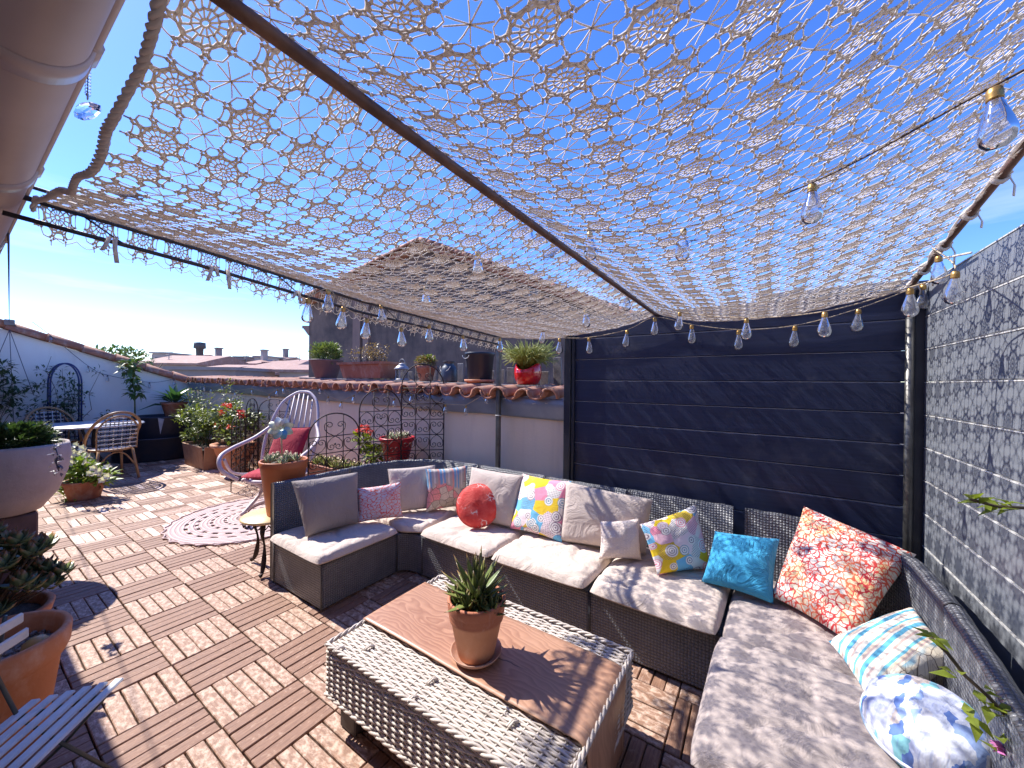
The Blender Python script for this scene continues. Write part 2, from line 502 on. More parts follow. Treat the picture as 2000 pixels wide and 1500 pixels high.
# ================================================================ white side wall with its sloping tile coping
def wz(y): return 1.345 + (2.78 - y) * (2.19 - 1.345) / (2.78 - .49)
mb = MB(); mb.prism([(X_W, -3, 0), (X_W, 2.95, 0), (X_W, 2.95, wz(2.95) - .05), (X_W, -3, wz(-3) - .05)], (-.28, 0, 0))
wall_w = thing('side_wall', 'white rendered side wall with sloping red tile coping at far left', 'wall', (X_W - .14, 1, 0))
mb.build('wall_face', M_white, wall_w)
sl = nrm((0, 1, -(2.19 - 1.345) / (2.78 - .49)))
def shell(mbx, c, axis, side, up, r, ln, th=.014, a0=0.0, a1=math.pi, n=10, taper=.88):
    """half-round clay tile: arc shell along axis"""
    c = np.array(c, float); axis = nrm(axis); side = nrm(side); up = nrm(up); V = []
    for e, k in ((-.5, 1.0), (.5, taper)):
        for rr in (r * k, r * k - th):
            for i in range(n + 1):
                a = a0 + (a1 - a0) * i / n
                V.append(c + axis * ln * e + side * math.cos(a) * rr + up * math.sin(a) * rr)
    m = n + 1; F = []
    for i in range(n):
        F += [(i, i + 1, 2 * m + i + 1, 2 * m + i), (m + i + 1, m + i, 3 * m + i, 3 * m + i + 1), (i + 1, i, m + i, m + i + 1), (2 * m + i, 2 * m + i + 1, 3 * m + i + 1, 3 * m + i)]
    F += [(0, 2 * m, 3 * m, m), (n, m + n, 3 * m + n, 2 * m + n)]
    mbx.add(V, F, [(0, 0)] * len(V))
yy = -1.0; k = 0
while yy < 2.85:
    q = MB(); upv = np.cross((1, 0, 0), sl)
    shell(q, (X_W - .04, yy + .19, wz(yy + .19) - .045 + .012 * (k % 2)), sl, (1, 0, 0), upv, .135, .44, taper=.9)
    q.build('coping_tile', M_tile, wall_w); yy += .385; k += 1

# ================================================================ low cream wall with flashing and clay tile coping
wall_c = thing('parapet_wall', 'low cream rendered parapet wall under wavy clay tile coping', 'wall', (-5.2, 2.9, 0))
mb = MB(); mb.prism([(X_W, 2.78, 0), (-1.28, 2.78, 0), (-1.28, 2.78, 1.20), (X_W, 2.78, 1.28)], (0, .34, 0)); mb.build('wall_face', M_cream, wall_c)
def fl_z(x): return 1.10 + (-1.3 - x) * .012
mb = MB()
def flash(u, v):
    x = -1.29 + u * (X_W + 1.29)
    prof = [(2.772, 0), (2.745, .008), (2.742, .02), (2.70, .10), (2.69, .17), (2.71, .178)]
    t = v * 5; i = min(4, int(t)); fr = t - i
    y_ = prof[i][0] * (1 - fr) + prof[i + 1][0] * fr; z_ = prof[i][1] * (1 - fr) + prof[i + 1][1] * fr
    return (x, y_ + .006 * math.sin(x * 3.1) + .004 * math.sin(x * 11), fl_z(x) + z_ + .004 * math.sin(x * 5.3))
mb.sheet(flash, 90, 5); mb.build('flashing', M_zinc, wall_c)
q = MB(); shell(q, (0, 0, 0), (0, 1, .10), (1, 0, 0), (0, -.1, 1), .086, .52, .016, taper=.86); ct = q.mesh('cover_tile'); ct.materials.append(M_tile)
q = MB(); shell(q, (0, 0, 0), (0, 1, .10), (1, 0, 0), (0, -.1, 1), .082, .52, .016, a0=math.pi, a1=2 * math.pi, taper=.9); cc = q.mesh('channel_tile'); cc.materials.append(M_tile)
k = 0; xx = -1.40
while xx > X_W + .1:
    for me, dx, dz in ((ct, 0, .045), (cc, .118, .105)):
        o = bpy.data.objects.new('roof_tile', me); col.objects.link(o); o.parent = wall_c
        po = ORG[wall_c.name]
        o.location = (xx - dx - po[0] + rng.uniform(-.006, .006), 2.88 + rng.uniform(-.02, .02) - po[1], fl_z(xx) + .155 + dz + rng.uniform(-.006, .006))
        o.rotation_euler = (rng.uniform(-.02, .02), 0, rng.uniform(-.04, .04))
    xx -= .236; k += 1
# loose mortar and paint flakes along the flashing
q = MB()
for k in range(46):
    x = rng.uniform(-8.5, -1.4); z = fl_z(x) + rng.uniform(.10, .16); y = 2.70 - .012 + (.17 - (z - fl_z(x))) * .5
    s_ = rng.uniform(.02, .06)
    pts = [(x + rng.uniform(-1, 1) * s_, y - .004 - rng.uniform(0, .012), z + rng.uniform(-.5, .5) * s_) for _ in range(4)]
    q.prism([pts[0], pts[1], pts[2]], (0, .003, 0))
tag(q.build('mortar_flakes', plain('pale mortar', (.7, .68, .66), rough=.9), wall_c), kind='stuff')

# ================================================================ dark plank fence and the sunlit fence on the right
M_edge_hl = plain('pale edge highlight strip', (.34, .33, .34), (.22, .22, .24), 5, .4)  # pale strip colour stands in for light caught on the plank edges
fence_b = thing('plank_fence', 'tall anthracite plank fence behind the long side of the sofa', 'fence', (-.3, 2.7, 0))
for k in range(12):
    q = MB(); q.box((-.30, 2.70 + (.001 if k % 2 else 0), .078 + .1585 * k), (1.83, .024, .1535), bev=.004); q.build('plank', M_board, fence_b)
    q = MB(); q.box((-.30, 2.696, .156 + .1585 * k), (1.82, .012, .0032)); q.build('edge_highlight', M_edge_hl, fence_b)
q = MB(); q.box((-.30, 2.725, .95), (1.8, .01, 1.86)); q.build('backing', plain('fence channel', (.20,.20,.22), rough=.4, metal=.3), fence_b)
q = MB(); q.box((-1.245, 2.69, .965), (.055, .07, 1.93), bev=.005); q.box((-1.20, 2.676, .96), (.022, .03, 1.9), bev=.004); q.build('post', M_alu, fence_b)
q = MB(); q.box((.30, 2.70, 1.925), (.66, .05, .035), bev=.004); q.build('cap_rail', M_board_lit, fence_b)
M_edge_hl2 = plain('bright edge highlight strip', (.62, .61, .60), (.5, .5, .5), 5, .35)  # brighter strip colour stands in for glossy light along the seams
fence_r = thing('plank_fence', 'plank fence on the right, boards toned sunlit grey, dappled by net shadows', 'fence', (.68, 1.1, 0))
for k in range(12):
    q = MB(); q.box((.675 + (.001 if k % 2 else 0), 1.13, .078 + .1585 * k), (.024, 3.02, .1535), bev=.004); q.build('plank', M_board_lit, fence_r)
    q = MB(); q.box((.669, 1.13, .156 + .1585 * k), (.014, 3.01, .0045)); q.build('edge_highlight', M_edge_hl2, fence_r)
q = MB(); q.box((.70, 1.13, .95), (.01, 3.0, 1.86)); q.build('backing', M_alu, fence_r)
q = MB(); q.box((.652, 2.655, .96), (.05, .05, 1.92), bev=.004); q.build('post', M_alu, fence_r)

# ================================================================ house eave and gutter over the camera
house = thing('house', 'rendered house side with tiled eave behind the terrace', 'house', (-4.4, -1.5, 0))
mb = MB(); mb.box((-4.4, Y_HOUSE - .15, 1.1), (10.6, .3, 2.2)); mb.build('wall', M_houseside, house)
mb = MB(); mb.prism([(-9.7, .03, 2.0), (-9.7, -3.2, 2.75), (-9.7, -3.2, 2.87), (-9.7, .03, 2.07)], (10.7, 0, 0)); mb.build('roof', M_tile, house)
gut = thing('gutter', 'mauve grey half-round roof gutter at the top left corner', 'gutter', (-4, .065, 1.9))
def gutter_shape(x0, x1, r, th, n=40):
    q = MB(); V = []; m = 25
    for x in (x0, x1):
        for rr in (r, r - th):
            for i in range(m):
                a = math.pi + math.pi * i / (m - 1); V.append((x, .067 + rr * math.cos(a), 1.968 + rr * math.sin(a)))
    F = []
    for i in range(m - 1):
        F += [(i, i + 1, 2 * m + i + 1, 2 * m + i), (m + i + 1, m + i, 3 * m + i, 3 * m + i + 1), (i + 1, i, m + i, m + i + 1), (2 * m + i, 2 * m + i + 1, 3 * m + i + 1, 3 * m + i)]
    F += [(0, 2 * m, 3 * m, m), (m - 1, 2 * m - 1, 4 * m - 1, 3 * m - 1)]
    q.add(V, F); return q
gutter_shape(-9.3, 1.0, .074, .004).build('channel', M_pvc, gut)
q = MB(); q.tube([(-9.3, .143, 1.968), (1.0, .143, 1.968)], .0085, 10); q.build('bead', M_pvc, gut)
for x in (-.62, -.98, -1.66, -2.6, -3.6, -5.2):
    q = gutter_shape(x - .028, x + .028, .0795, .008); q.tube([(x - .029, .143, 1.968), (x + .029, .143, 1.968)], .0125, 10)
    q.build('collar', M_pvc, gut)

# ================================================================ pergola frame
perg = thing('pergola_frame', 'slim metal pergola frame carrying the crocheted net', 'pergola', (-.6, 1.4, 0))
def zT(y):
    ks = [(.10, 1.95), (.58, 1.918), (1.28, 1.85), (2.65, 1.79)]
    if y <= ks[0][0]: return ks[0][1]
    for (a, b), (c_, d_) in zip(ks, ks[1:]):
        if y <= c_: return b + (d_ - b) * (y - a) / (c_ - a)
    return ks[-1][1]
def zC(y): return 1.898 - .012 * (y - .2)
def zR(y):
    ks = [(.0, 2.24), (.9, 2.20), (1.65, 2.07), (2.6, 1.89)]
    for (a, b), (c_, d_) in zip(ks, ks[1:]):
        if y <= c_: return b + (d_ - b) * (y - a) / (c_ - a)
    return ks[-1][1]
XT, XC, XR = -1.87, -.592, .605
ys = np.linspace(.10, 2.66, 12)
q = MB(); q.tube([(XT, y, zT(y)) for y in ys], .0085, 8); q.build('rod', M_darkrod, perg)
q = MB(); q.tube([(XT - .005, y, zT(y) - .062) for y in ys], .0075, 8); q.build('rod', M_darkrod, perg)
q = MB(); q.tube([(XT - .075, y, zT(y) + .062) for y in ys], .006, 8); q.build('rod', M_darkrod, perg)
for k in range(20):
    y0 = .25 + k * .12; y1 = y0 + .11
    q = MB()
    q.tube([(XT, y0, zT(y0)), (XT - .075, y1, zT(y1) + .062)], .0033, 5); q.build('truss_diagonal', M_darkrod, perg)
    q = MB(); q.tube([(XT, y0, zT(y0)), (XT - .005, y1, zT(y1) - .062)], .0028, 5)
    if k % 5 == 0: q.build('truss_strut', M_darkrod, perg)
q = MB(); q.tube([(XC, y, zC(y)) for y in np.linspace(-.1, 2.70, 8)], .0115, 10); q.build('rod', M_rust, perg)
q = MB(); q.tube([(XR, y, zR(y)) for y in (0, .45, .9, 1.3, 1.65, 2.1, 2.62)], .0115, 10); q.build('rod', M_rust, perg)
q = MB(); q.box((-1.888, 2.655, .91), (.036, .036, 1.82), bev=.004); q.build('post', M_galv, perg)
q = MB(); q.tube([(.607, 2.612, 0), (.607, 2.612, 1.90)], .017, 12); q.build('post', M_galv, perg)
q = MB()
for z in (.5, 1.12, 1.75): q.tube([(-1.888 + .024 * math.cos(a), 2.655 + .024 * math.sin(a), z) for a in np.linspace(0, 2 * math.pi, 12, endpoint=False)], .0035, 5, closed=True)
q.build('cable_tie', plain('white tie', (.7, .7, .68)), perg)
q = MB(); q.tube([(.52, 2.58, 1.90), (.60, 2.35, 1.945), (.645, 2.1, 1.90)], .0045, 6); q.build('hook_rod', plain('pale cord', (.72, .66, .58), rough=.9), perg)

# ================================================================ crocheted net canopy
def net_z(x, y):
    x = np.asarray(x, float); y = np.asarray(y, float)
    vT = np.interp(y, [.10, .58, 1.28, 2.65], [1.95, 1.918, 1.85, 1.79]) + .006
    vC = 1.898 - .012 * (y - .2) + .014
    vR = np.interp(y, [0, .9, 1.65, 2.6], [2.24, 2.20, 2.07, 1.89]) - .004
    tl = np.clip((x - XT) / (XC - XT), 0, 1); tr_ = np.clip((x - XC) / (XR - XC), 0, 1)
    wob = .010 * np.sin(3.1 * x + 2.0 * y) + .007 * np.sin(7.3 * x - 4.1 * y + 1)
    sagL = (.118 - .035 * np.clip((y - 1.7) / .95, 0, 1)) * 4 * tl * (1 - tl) * (1 + .25 * (tl - .5) * 2)
    sagR = (.150 - .07 * np.clip((y - 1.4) / 1.2, 0, 1)) * 4 * tr_ * (1 - tr_) * (1 - .45 * (tr_ - .5) * 2)
    zl = vT * (1 - tl) + vC * tl - sagL + wob * 4 * tl * (1 - tl)
    zr = vC * (1 - tr_) + vR * tr_ - sagR + wob * 4 * tr_ * (1 - tr_)
    z = np.where(x < XC, zl, zr)
    out = np.clip(XT - x, 0, None)          # flap hanging outside the truss
    return z - out * 1.3
def net_pt(V):
    x, y = V[:, 0].copy(), V[:, 1]
    z = net_z(x, y)
    over = x < XT
    x[over] = XT - (XT - x[over]) * .55
    return np.stack([x, y, z + V[:, 2]], 1)
NX, NY, PX, PY = 20, 25, .1268, .1005
NX0, NY0 = XT - .028, .205
T_ = MB()
def q2(r, a): return np.array([r * math.cos(a) * PX, r * math.sin(a) * PY, 0])
def ringp(r0, n, r1=None, ph=0.0):
    r1 = r0 if r1 is None else r1
    return [q2(r0 if i % 2 == 0 else r1, ph + 2 * math.pi * i / n) for i in range(n)]
th = .0016
T_.tube(ringp(.045, 10), th * 1.1, 3, closed=True)
for k in range(12):
    a = 2 * math.pi * k / 12
    T_.tube([q2(.05, a), q2(.145, a)], th * .95, 3, caps=False)
T_.tube(ringp(.15, 24, .135), th * 1.0, 3, closed=True)
for k in range(16):
    a = 2 * math.pi * (k + .5) / 16
    T_.tube([q2(.145, a), q2(.25, a)], th * 1.0, 3, caps=False)
T_.tube(ringp(.262, 32, .240, math.pi / 32), th * 1.5, 3, closed=True)
T_.tube(ringp(.272, 16, .305, 0), th * 1.4, 3, closed=True)
for k in range(8):
    a = math.pi / 8 + k * math.pi / 4
    for s_ in (-1, 1):
        T_.tube([q2(.285, a + s_ * .16), q2(.345, a + s_ * .07), q2(.40, a + s_ * .10)], th * 1.15, 3, caps=False)
    for (dr, da) in ((.355, 0), (.40, -.10), (.40, .10), (.445, 0)):
        c_ = q2(dr, a + da); r_ = .0040
        T_.add(np.array([(1, 0, 0), (-1, 0, 0), (0, 1, 0), (0, -1, 0), (0, 0, 1), (0, 0, -1)]) * r_ + c_, [(0, 2, 4), (2, 1, 4), (1, 3, 4), (3, 0, 4), (2, 0, 5), (1, 2, 5), (3, 1, 5), (0, 3, 5)])
    b = a + math.pi / 4      # arc to the next knot
    mid = (a + b) / 2
    on_axis = abs(math.sin(2 * mid)) < .01
    T_.tube([q2(.41, a + .1), q2(.43 if not on_axis else .38, a + .24), q2(.455 if not on_axis else .375, mid), q2(.43 if not on_axis else .38, b - .24), q2(.41, b - .1)], th * .8, 3, caps=False)
    p = q2(.445, a); ax_x = abs(p[0] / PX) > abs(p[1] / PY)
    e = np.array([math.copysign(.5 * PX, p[0]), p[1], 0]) if ax_x else np.array([p[0], math.copysign(.5 * PY, p[1]), 0])
    T_.tube([p, e], th * 1.05, 3, caps=False)
TV = np.concatenate(T_.v); TF = T_.f
X_ = MB()
for sx in (-1, 1):
    for sy in (-1, 1):
        far = np.array([sx * .178 * PX, sy * .178 * PY, 0])
        per = np.array([-sy * .045 * PX, sx * .045 * PY, 0])
        for s_ in (-1, 1):
            X_.tube([(0, 0, 0), far * .6 + per * s_ * .55, far + per * s_], th * .78, 3, caps=False)
XV = np.concatenate(X_.v); XF = X_.f
canopy = thing('net_canopy', 'ecru crocheted net canopy with flower medallions stretched overhead', 'canopy', (-.6, 1.4, 1.85))
co_ = np.array(ORG[canopy.name])
meds = []
for i in range(NX):
    for j in range(NY):
        cx, cy = NX0 + i * PX, NY0 + j * PY
        if cx > XR - .02: continue
        meds.append((cx, cy))
def _area(m):
    z = float(net_z(m[0], m[1])); p = np.array([m[0], m[1], z - CAM_H]); d = p @ _F
    if d < .1: return -1
    u, v = 1000 + 737 * (p @ _R2) / d, 750 - 737 * (p @ _U2) / d
    if not (-40 < u < 2040 and -40 < v < 1540): return -1
    return 1 / np.linalg.norm(p)
meds.sort(key=_area, reverse=True)
def wobble(V):
    x, y = V[:, 0].copy(), V[:, 1].copy()
    V[:, 0] += .008 * np.sin(y * 7 + x * 4) + .0035 * np.sin(y * 19 - x * 11) + .0015 * np.sin(y * 53 + x * 37)
    V[:, 1] += .008 * np.sin(x * 6 + 1 + y * 3) + .0035 * np.sin(x * 17 + y * 13 + 2) + .0015 * np.sin(x * 47 - y * 41)
def med_verts(cx, cy):
    a = rng.uniform(-.10, .10); k = rng.uniform(.965, 1.02)
    V = TV.copy()
    r2 = (V[:, 0] / PX) ** 2 + (V[:, 1] / PY) ** 2
    w = np.clip(1 - r2 / .16, 0, 1)
    ang = a * w
    x = V[:, 0] * np.cos(ang) - V[:, 1] * np.sin(ang); y = V[:, 0] * np.sin(ang) + V[:, 1] * np.cos(ang)
    V[:, 0] = cx + x * (1 + (k - 1) * w); V[:, 1] = cy + y * (1 + (k - 1) * w)
    V[:, 2] += .005 * w * rng.uniform(-1, 1)
    # the crochet is hand made: shift everything by a smooth wobble
    wobble(V)
    return net_pt(V)
def add_mesh(name, V, F, parent, mat):
    me = bpy.data.meshes.new(name); me.from_pydata((V - np.array(ORG[parent.name])).tolist(), [], F); me.materials.append(mat)
    me.polygons.foreach_set('use_smooth', [True] * len(me.polygons))
    o = bpy.data.objects.new(name, me); col.objects.link(o); o.parent = parent; ORG[o.name] = ORG[parent.name]; return o
restV, restF, nb = [], [], 0
for k, (cx, cy) in enumerate(meds):
    V = med_verts(cx, cy)
    if k < 300: add_mesh('medallion', V, TF, canopy, M_cotton)
    else:
        restV.append(V); restF += [[i + nb for i in f] for f in TF]; nb += len(V)
tag(add_mesh('medallions', np.concatenate(restV), restF, canopy, M_cotton), kind='stuff')
VV, FF, nb = [], [], 0
for i in range(-1, NX):
    for j in range(-1, NY):
        cx, cy = NX0 + (i + .5) * PX, NY0 + (j + .5) * PY
        if cx > XR or cx < XT - .06 or cy < .16: continue
        V = XV.copy(); V[:, 0] += cx; V[:, 1] += cy
        wobble(V)
        VV.append(net_pt(V)); FF += [[a + nb for a in f] for f in XF]; nb += len(V)
tag(add_mesh('cross_threads', np.concatenate(VV), FF, canopy, M_cotton), kind='stuff')
# rope hems: near edge thick, back edge and right edge thinner, scalloped flap edge
base_ = [np.array([x, .155 + .004 * math.sin(x * 23), float(net_z(x, .16)) - .004 + .004 * math.sin(x * 31)]) for x in np.linspace(XT - .02, XR, 620)]
q = MB()
for ph in (0, 2.094, 4.189):
    q.tube([p + np.array([0, math.cos(k * .55 + ph) * .0036, math.sin(k * .55 + ph) * .0036]) * (1 + .2 * math.sin(k * .063) + .12 * math.sin(k * .31 + ph)) for k, p in enumerate(base_)], .0041, 5)
q.build('hem_rope', M_cotton, canopy)
q = MB(); q.tube([(x, 2.665, float(net_z(x, 2.66)) + .002 * math.sin(x * 60)) for x in np.linspace(XT, XR, 120)], .0045, 6); q.build('hem_cord', M_cotton, canopy)
q = MB(); q.tube([(XR - .012 + .004 * math.sin(y * 30), y, zR(y) + .004 + .006 * math.sin(y * 23)) for y in np.linspace(.1, 2.64, 120)], [.006 + .002 * math.sin(i * 1.3) for i in range(120)], 6); q.build('hem_cord', M_cotton, canopy)
q = MB()
for k in range(50):
    y = .2 + k * .05
    pts = np.array([(XT - .078 - .012 * math.sin(math.pi * t), y + .05 * t, .012) for t in np.linspace(0, 1, 6)]); q.tube(net_pt(pts), .0013, 4)
tag(q.build('scalloped_edge', M_cotton, canopy), kind='stuff')
def strap(pts, w, name='tie_strap'):
    q = MB(); pts = np.array(pts, float); n = len(pts)
    d = nrm((.55, .83, 0))
    V = []; 
    for i, p in enumerate(pts):
        for s_, o in ((-1, 0), (1, 0), (1, .0022), (-1, .0022)):
            V.append(p + d * s_ * w / 2 + np.array([.8 * o, -.6 * o, 0]))
    F = []
    for i in range(n - 1):
        for k in range(4): F.append((i * 4 + k, i * 4 + (k + 1) % 4, i * 4 + 4 + (k + 1) % 4, i * 4 + 4 + k))
    F += [(3, 2, 1, 0), tuple((n - 1) * 4 + k for k in range(4))]
    q.add(V, F); return q.build(name, M_cotton, canopy)
for (y, l1, l2) in ((.33, .075, .04), (.62, .03, .055), (.66, .07, .0), (.95, .05, .03), (1.45, .045, .02)):
    z = zT(y) - .062
    strap([(XT + .012, y, z + .012), (XT + .016, y, z - l1 * .4), (XT + .02, y + .004, z - l1)], .012)
    if l2: strap([(XT + .012, y - .012, z + .012), (XT + .014, y - .022, z - l2 * .5), (XT + .012, y - .03, z - l2)], .012)
for y in (1.78, 1.98, 2.2, 2.42, 2.58):
    q = MB(); z = zR(y)
    q.tube([(XR + .016 * math.cos(a), y + .012 * t, z + .016 * math.sin(a)) for t, a in zip(np.linspace(-1, 1, 22), np.linspace(0, 4 * math.pi, 22))], .0055, 6)
    q.build('tie_knot', M_cotton, canopy)
    strap([(XR + .016, y, z - .005), (XR + .03, y + .01, z - .03), (XR + .026, y + .005, z - .07 - .02 * math.sin(y * 9))], .014)

# ================================================================ sofa
def weave_mat(name, c1, c2, per, rough):
    g = G(name); uv = g.sep(g.co('UV')); k = 2 * math.pi / per
    su = g.math('SINE', g.math('MULTIPLY', uv[0], k)); sv = g.math('SINE', g.math('MULTIPLY', uv[1], k))
    pr_ = g.math('MULTIPLY', su, sv)
    h = g.math('MAXIMUM', pr_, g.math('MULTIPLY', pr_, -.55))
    f = g.noise(g.co('Object'), 7, 5, .65)
    c = g.mix(g.ramp(f, [(.3, 0.0), (.7, 1.0)]), c2, c1)
    c = g.mix(g.ramp(h, [(.0, .75), (.28, 0.0)]), c, tuple(x * .25 for x in c2))
    g.bump(h, .9, .006)
    return g.fin(c, rough)
M_rattan = weave_mat('charcoal synthetic rattan', (.19, .195, .215), (.115, .12, .14), .030, .36)
def wbox(q, x0, x1, y0, y1, z0, z1):
    fs = [([(x0, y0, z0), (x1, y0, z0), (x1, y0, z1), (x0, y0, z1)], 0, 2), ([(x1, y0, z0), (x1, y1, z0), (x1, y1, z1), (x1, y0, z1)], 1, 2),
          ([(x1, y1, z0), (x0, y1, z0), (x0, y1, z1), (x1, y1, z1)], 0, 2), ([(x0, y1, z0), (x0, y0, z0), (x0, y0, z1), (x0, y1, z1)], 1, 2),
          ([(x0, y0, z1), (x1, y0, z1), (x1, y1, z1), (x0, y1, z1)], 0, 1)]
    for V, a, b in fs: q.add(V, [(0, 1, 2, 3)], [(p[a], p[b]) for p in V], smooth=False)
    # rounded woven edges
    e = .007
    for (a, b) in (((x0, y0, z1), (x1, y0, z1)), ((x1, y0, z1), (x1, y1, z1)), ((x0, y0, z1), (x0, y1, z1)), ((x0, y0, z0), (x0, y0, z1)), ((x1, y0, z0), (x1, y0, z1)), ((x1, y1, z0), (x1, y1, z1))):
        q.tube([a, b], e, 6)
def wpath(q, pts, th, z0, z1, inward=1, lean=.0):
    """woven upright panel along a plan path; inward = side of the seat"""
    pts = np.array(pts, float); n = len(pts)
    T = np.zeros_like(pts); T[1:-1] = pts[2:] - pts[:-2]; T[0] = pts[1] - pts[0]; T[-1] = pts[-1] - pts[-2]
    T /= np.linalg.norm(T, axis=1)[:, None]; N = np.stack([-T[:, 1], T[:, 0]], 1) * inward
    L_ = np.concatenate([[0], np.cumsum(np.linalg.norm(np.diff(pts, axis=0), axis=1))])
    sec = [(0, z0), (0, z1 - .015), (.25, z1 - .003), (.5, z1), (.75, z1 - .003), (1, z1 - .015), (1, z0)]
    cum = [0]
    for a, b in zip(sec, sec[1:]): cum.append(cum[-1] + math.hypot((b[0] - a[0]) * th, b[1] - a[1]))
    V, UV = [], []
    for i in range(n):
        for (s_, z), cu in zip(sec, cum):
            off = s_ * th + (lean * (z1 - z) / (z1 - z0) if s_ > .5 else 0)
            wob = .0025 * math.sin(L_[i] * 47) if z > z1 - .02 else 0
            V.append((pts[i][0] + N[i][0] * off, pts[i][1] + N[i][1] * off, z + wob)); UV.append((L_[i], cu))
    m = len(sec); F = []
    for i in range(n - 1):
        for k in range(m - 1): F.append((i * m + k, i * m + k + 1, (i + 1) * m + k + 1, (i + 1) * m + k))
    F += [tuple(range(m)), tuple((n - 1) * m + k for k in range(m))[::-1]]
    UVe = list(UV)
    q.add(V, F, UVe)
def lin(a, b, n=12): return [tuple(np.array(a) + (np.array(b) - np.array(a)) * t) for t in np.linspace(0, 1, n)]
def arc(c, r, a0, a1, n=16): return [(c[0] + r * math.cos(R_(a)), c[1] + r * math.sin(R_(a))) for a in np.linspace(a0, a1, n)]
SB, ST, BT = .015, .285, .69
BY = 2.60
def feet(t, pts):
    for (x, y) in pts:
        q = MB(); q.box((x, y, .008), (.04, .04, .016)); q.build('foot', M_alu, t)
# left end module
s1 = thing('sofa_module', 'left end sofa module beside the small iron table', 'sofa', (-2.5, 1.56, 0), 'modules of the corner sofa')
q = MB(); wbox(q, -2.79, -2.205, 1.275, 1.838, SB, ST); q.build('base', M_rattan, s1)
q = MB(); wpath(q, lin((-2.845, 1.842), (-2.845, 1.272)), .052, SB, BT, inward=1); q.build('backrest', M_rattan, s1)
feet(s1, [(-2.76, 1.31), (-2.24, 1.31), (-2.24, 1.80), (-2.76, 1.80)])
# curved corner at back left
s2 = thing('sofa_module', 'rounded corner sofa module at the back left', 'sofa', (-2.45, 2.2, 0), 'modules of the corner sofa')
q = MB(); pl = [(-2.205, 1.848), (-2.19, 1.875), (-2.14, 1.905), (-2.05, 1.915), (-2.03, 1.915), (-2.03, 2.54), (-2.35, 2.50), (-2.62, 2.32), (-2.78, 2.05), (-2.785, 1.848)]
fr = pl[:5]
Lc = 0
V, UV = [], []
for i, p in enumerate(fr):
    if i: Lc += math.dist(p, fr[i - 1])
    V += [(p[0], p[1], SB), (p[0], p[1], ST)]; UV += [(Lc, SB), (Lc, ST)]
q.add(V, [(2 * i, 2 * i + 2, 2 * i + 3, 2 * i + 1) for i in range(len(fr) - 1)], UV)
q.add([(p[0], p[1], ST) for p in pl], [tuple(range(len(pl)))[::-1]], [(p[0], p[1]) for p in pl]); q.build('base', M_rattan, s2)
q = MB(); wpath(q, lin((-2.845, 1.85), (-2.845, 2.0), 5) + arc((-2.245, 2.0), .60, 180, 92, 20)[1:] + lin((-2.22, BY), (-2.03, BY), 4)[1:], .052, SB, BT, inward=-1); q.build('backrest', M_rattan, s2)
feet(s2, [(-2.18, 1.94), (-2.06, 1.95)])
# three straight modules along the dark fence
lab = ['straight sofa module behind the red round cushion', 'middle straight sofa module behind the aloe pot', 'straight sofa module under the blue cushion']
for k, (xa, xb) in enumerate(((-2.022, -1.388), (-1.382, -.756), (-.750, -.128))):
    t = thing('sofa_module', lab[k], 'sofa', ((xa + xb) / 2, 2.22, 0), 'modules of the corner sofa')
    q = MB(); wbox(q, xa, xb, 1.915, 2.545, SB, ST); q.build('base', M_rattan, t)
    q = MB(); wpath(q, lin((xa, BY), (xb, BY)), .05, SB, BT - (.0, .006, .0)[k], inward=-1, lean=.02); q.build('backrest', M_rattan, t)
    feet(t, [(xa + .04, 1.95), (xb - .04, 1.95)])
# right corner, curved back
s6 = thing('sofa_module', 'rounded corner sofa module under the big coral cushion', 'sofa', (.2, 2.15, 0), 'modules of the corner sofa')
q = MB(); wbox(q, -.122, .49, 1.90, 2.545, SB, ST); q.build('base', M_rattan, s6)
q = MB(); wpath(q, lin((-.07, BY), (.12, BY), 5) + arc((.12, 2.15), .45, 88, 0, 18)[1:] + lin((.57, 2.14), (.565, 1.84), 6), .05, SB, BT, inward=-1); q.build('backrest', M_rattan, s6)
s7 = thing('sofa_module', 'right end sofa module in the bottom right corner', 'sofa', (.2, 1.5, 0), 'modules of the corner sofa')
q = MB(); wbox(q, -.128, .475, 1.165, 1.892, SB, ST); q.build('base', M_rattan, s7)
q = MB(); wpath(q, lin((.563, 1.83), (.54, 1.55), 6) + lin((.535, 1.5), (.50, 1.16), 7), .05, SB, BT, inward=-1); q.build('backrest', M_rattan, s7)

# ---------------------------------------------------------------- cushions
def fabric(name, c1, c2, scale=3, bump=.5):
    g = G(name); co = g.co('Object'); uv = g.co('UV')
    f = g.noise(co, scale, 4, .6); c = g.mix(g.ramp(f, [(.3, 0.0), (.7, 1.0)]), c2, c1)
    wr = g.noise(g.mp(co, (1, 1.6, 1), rot=(0, 0, .5)), 7, 4, .62, 1.2)
    rid = g.math('ABSOLUTE', g.math('SUBTRACT', wr, .5))
    q_ = g.bump(g.math('ADD', g.math('MULTIPLY', rid, -1.2), g.math('MULTIPLY', g.noise(co, 260, 2), .03)), bump, .03)
    return g.fin(c, .92, Sheen_Weight=.15)
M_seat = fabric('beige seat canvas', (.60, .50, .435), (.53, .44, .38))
M_seat_shade = fabric('shade toned seat canvas', (.43, .365, .34), (.37, .31, .29))  # seat canvas copy, darkened to paint in shade over the right cushions
M_taupe = fabric('taupe canvas', (.33, .28, .255), (.28, .235, .215))
M_light = fabric('pale grey canvas', (.55, .465, .415), (.48, .40, .36))
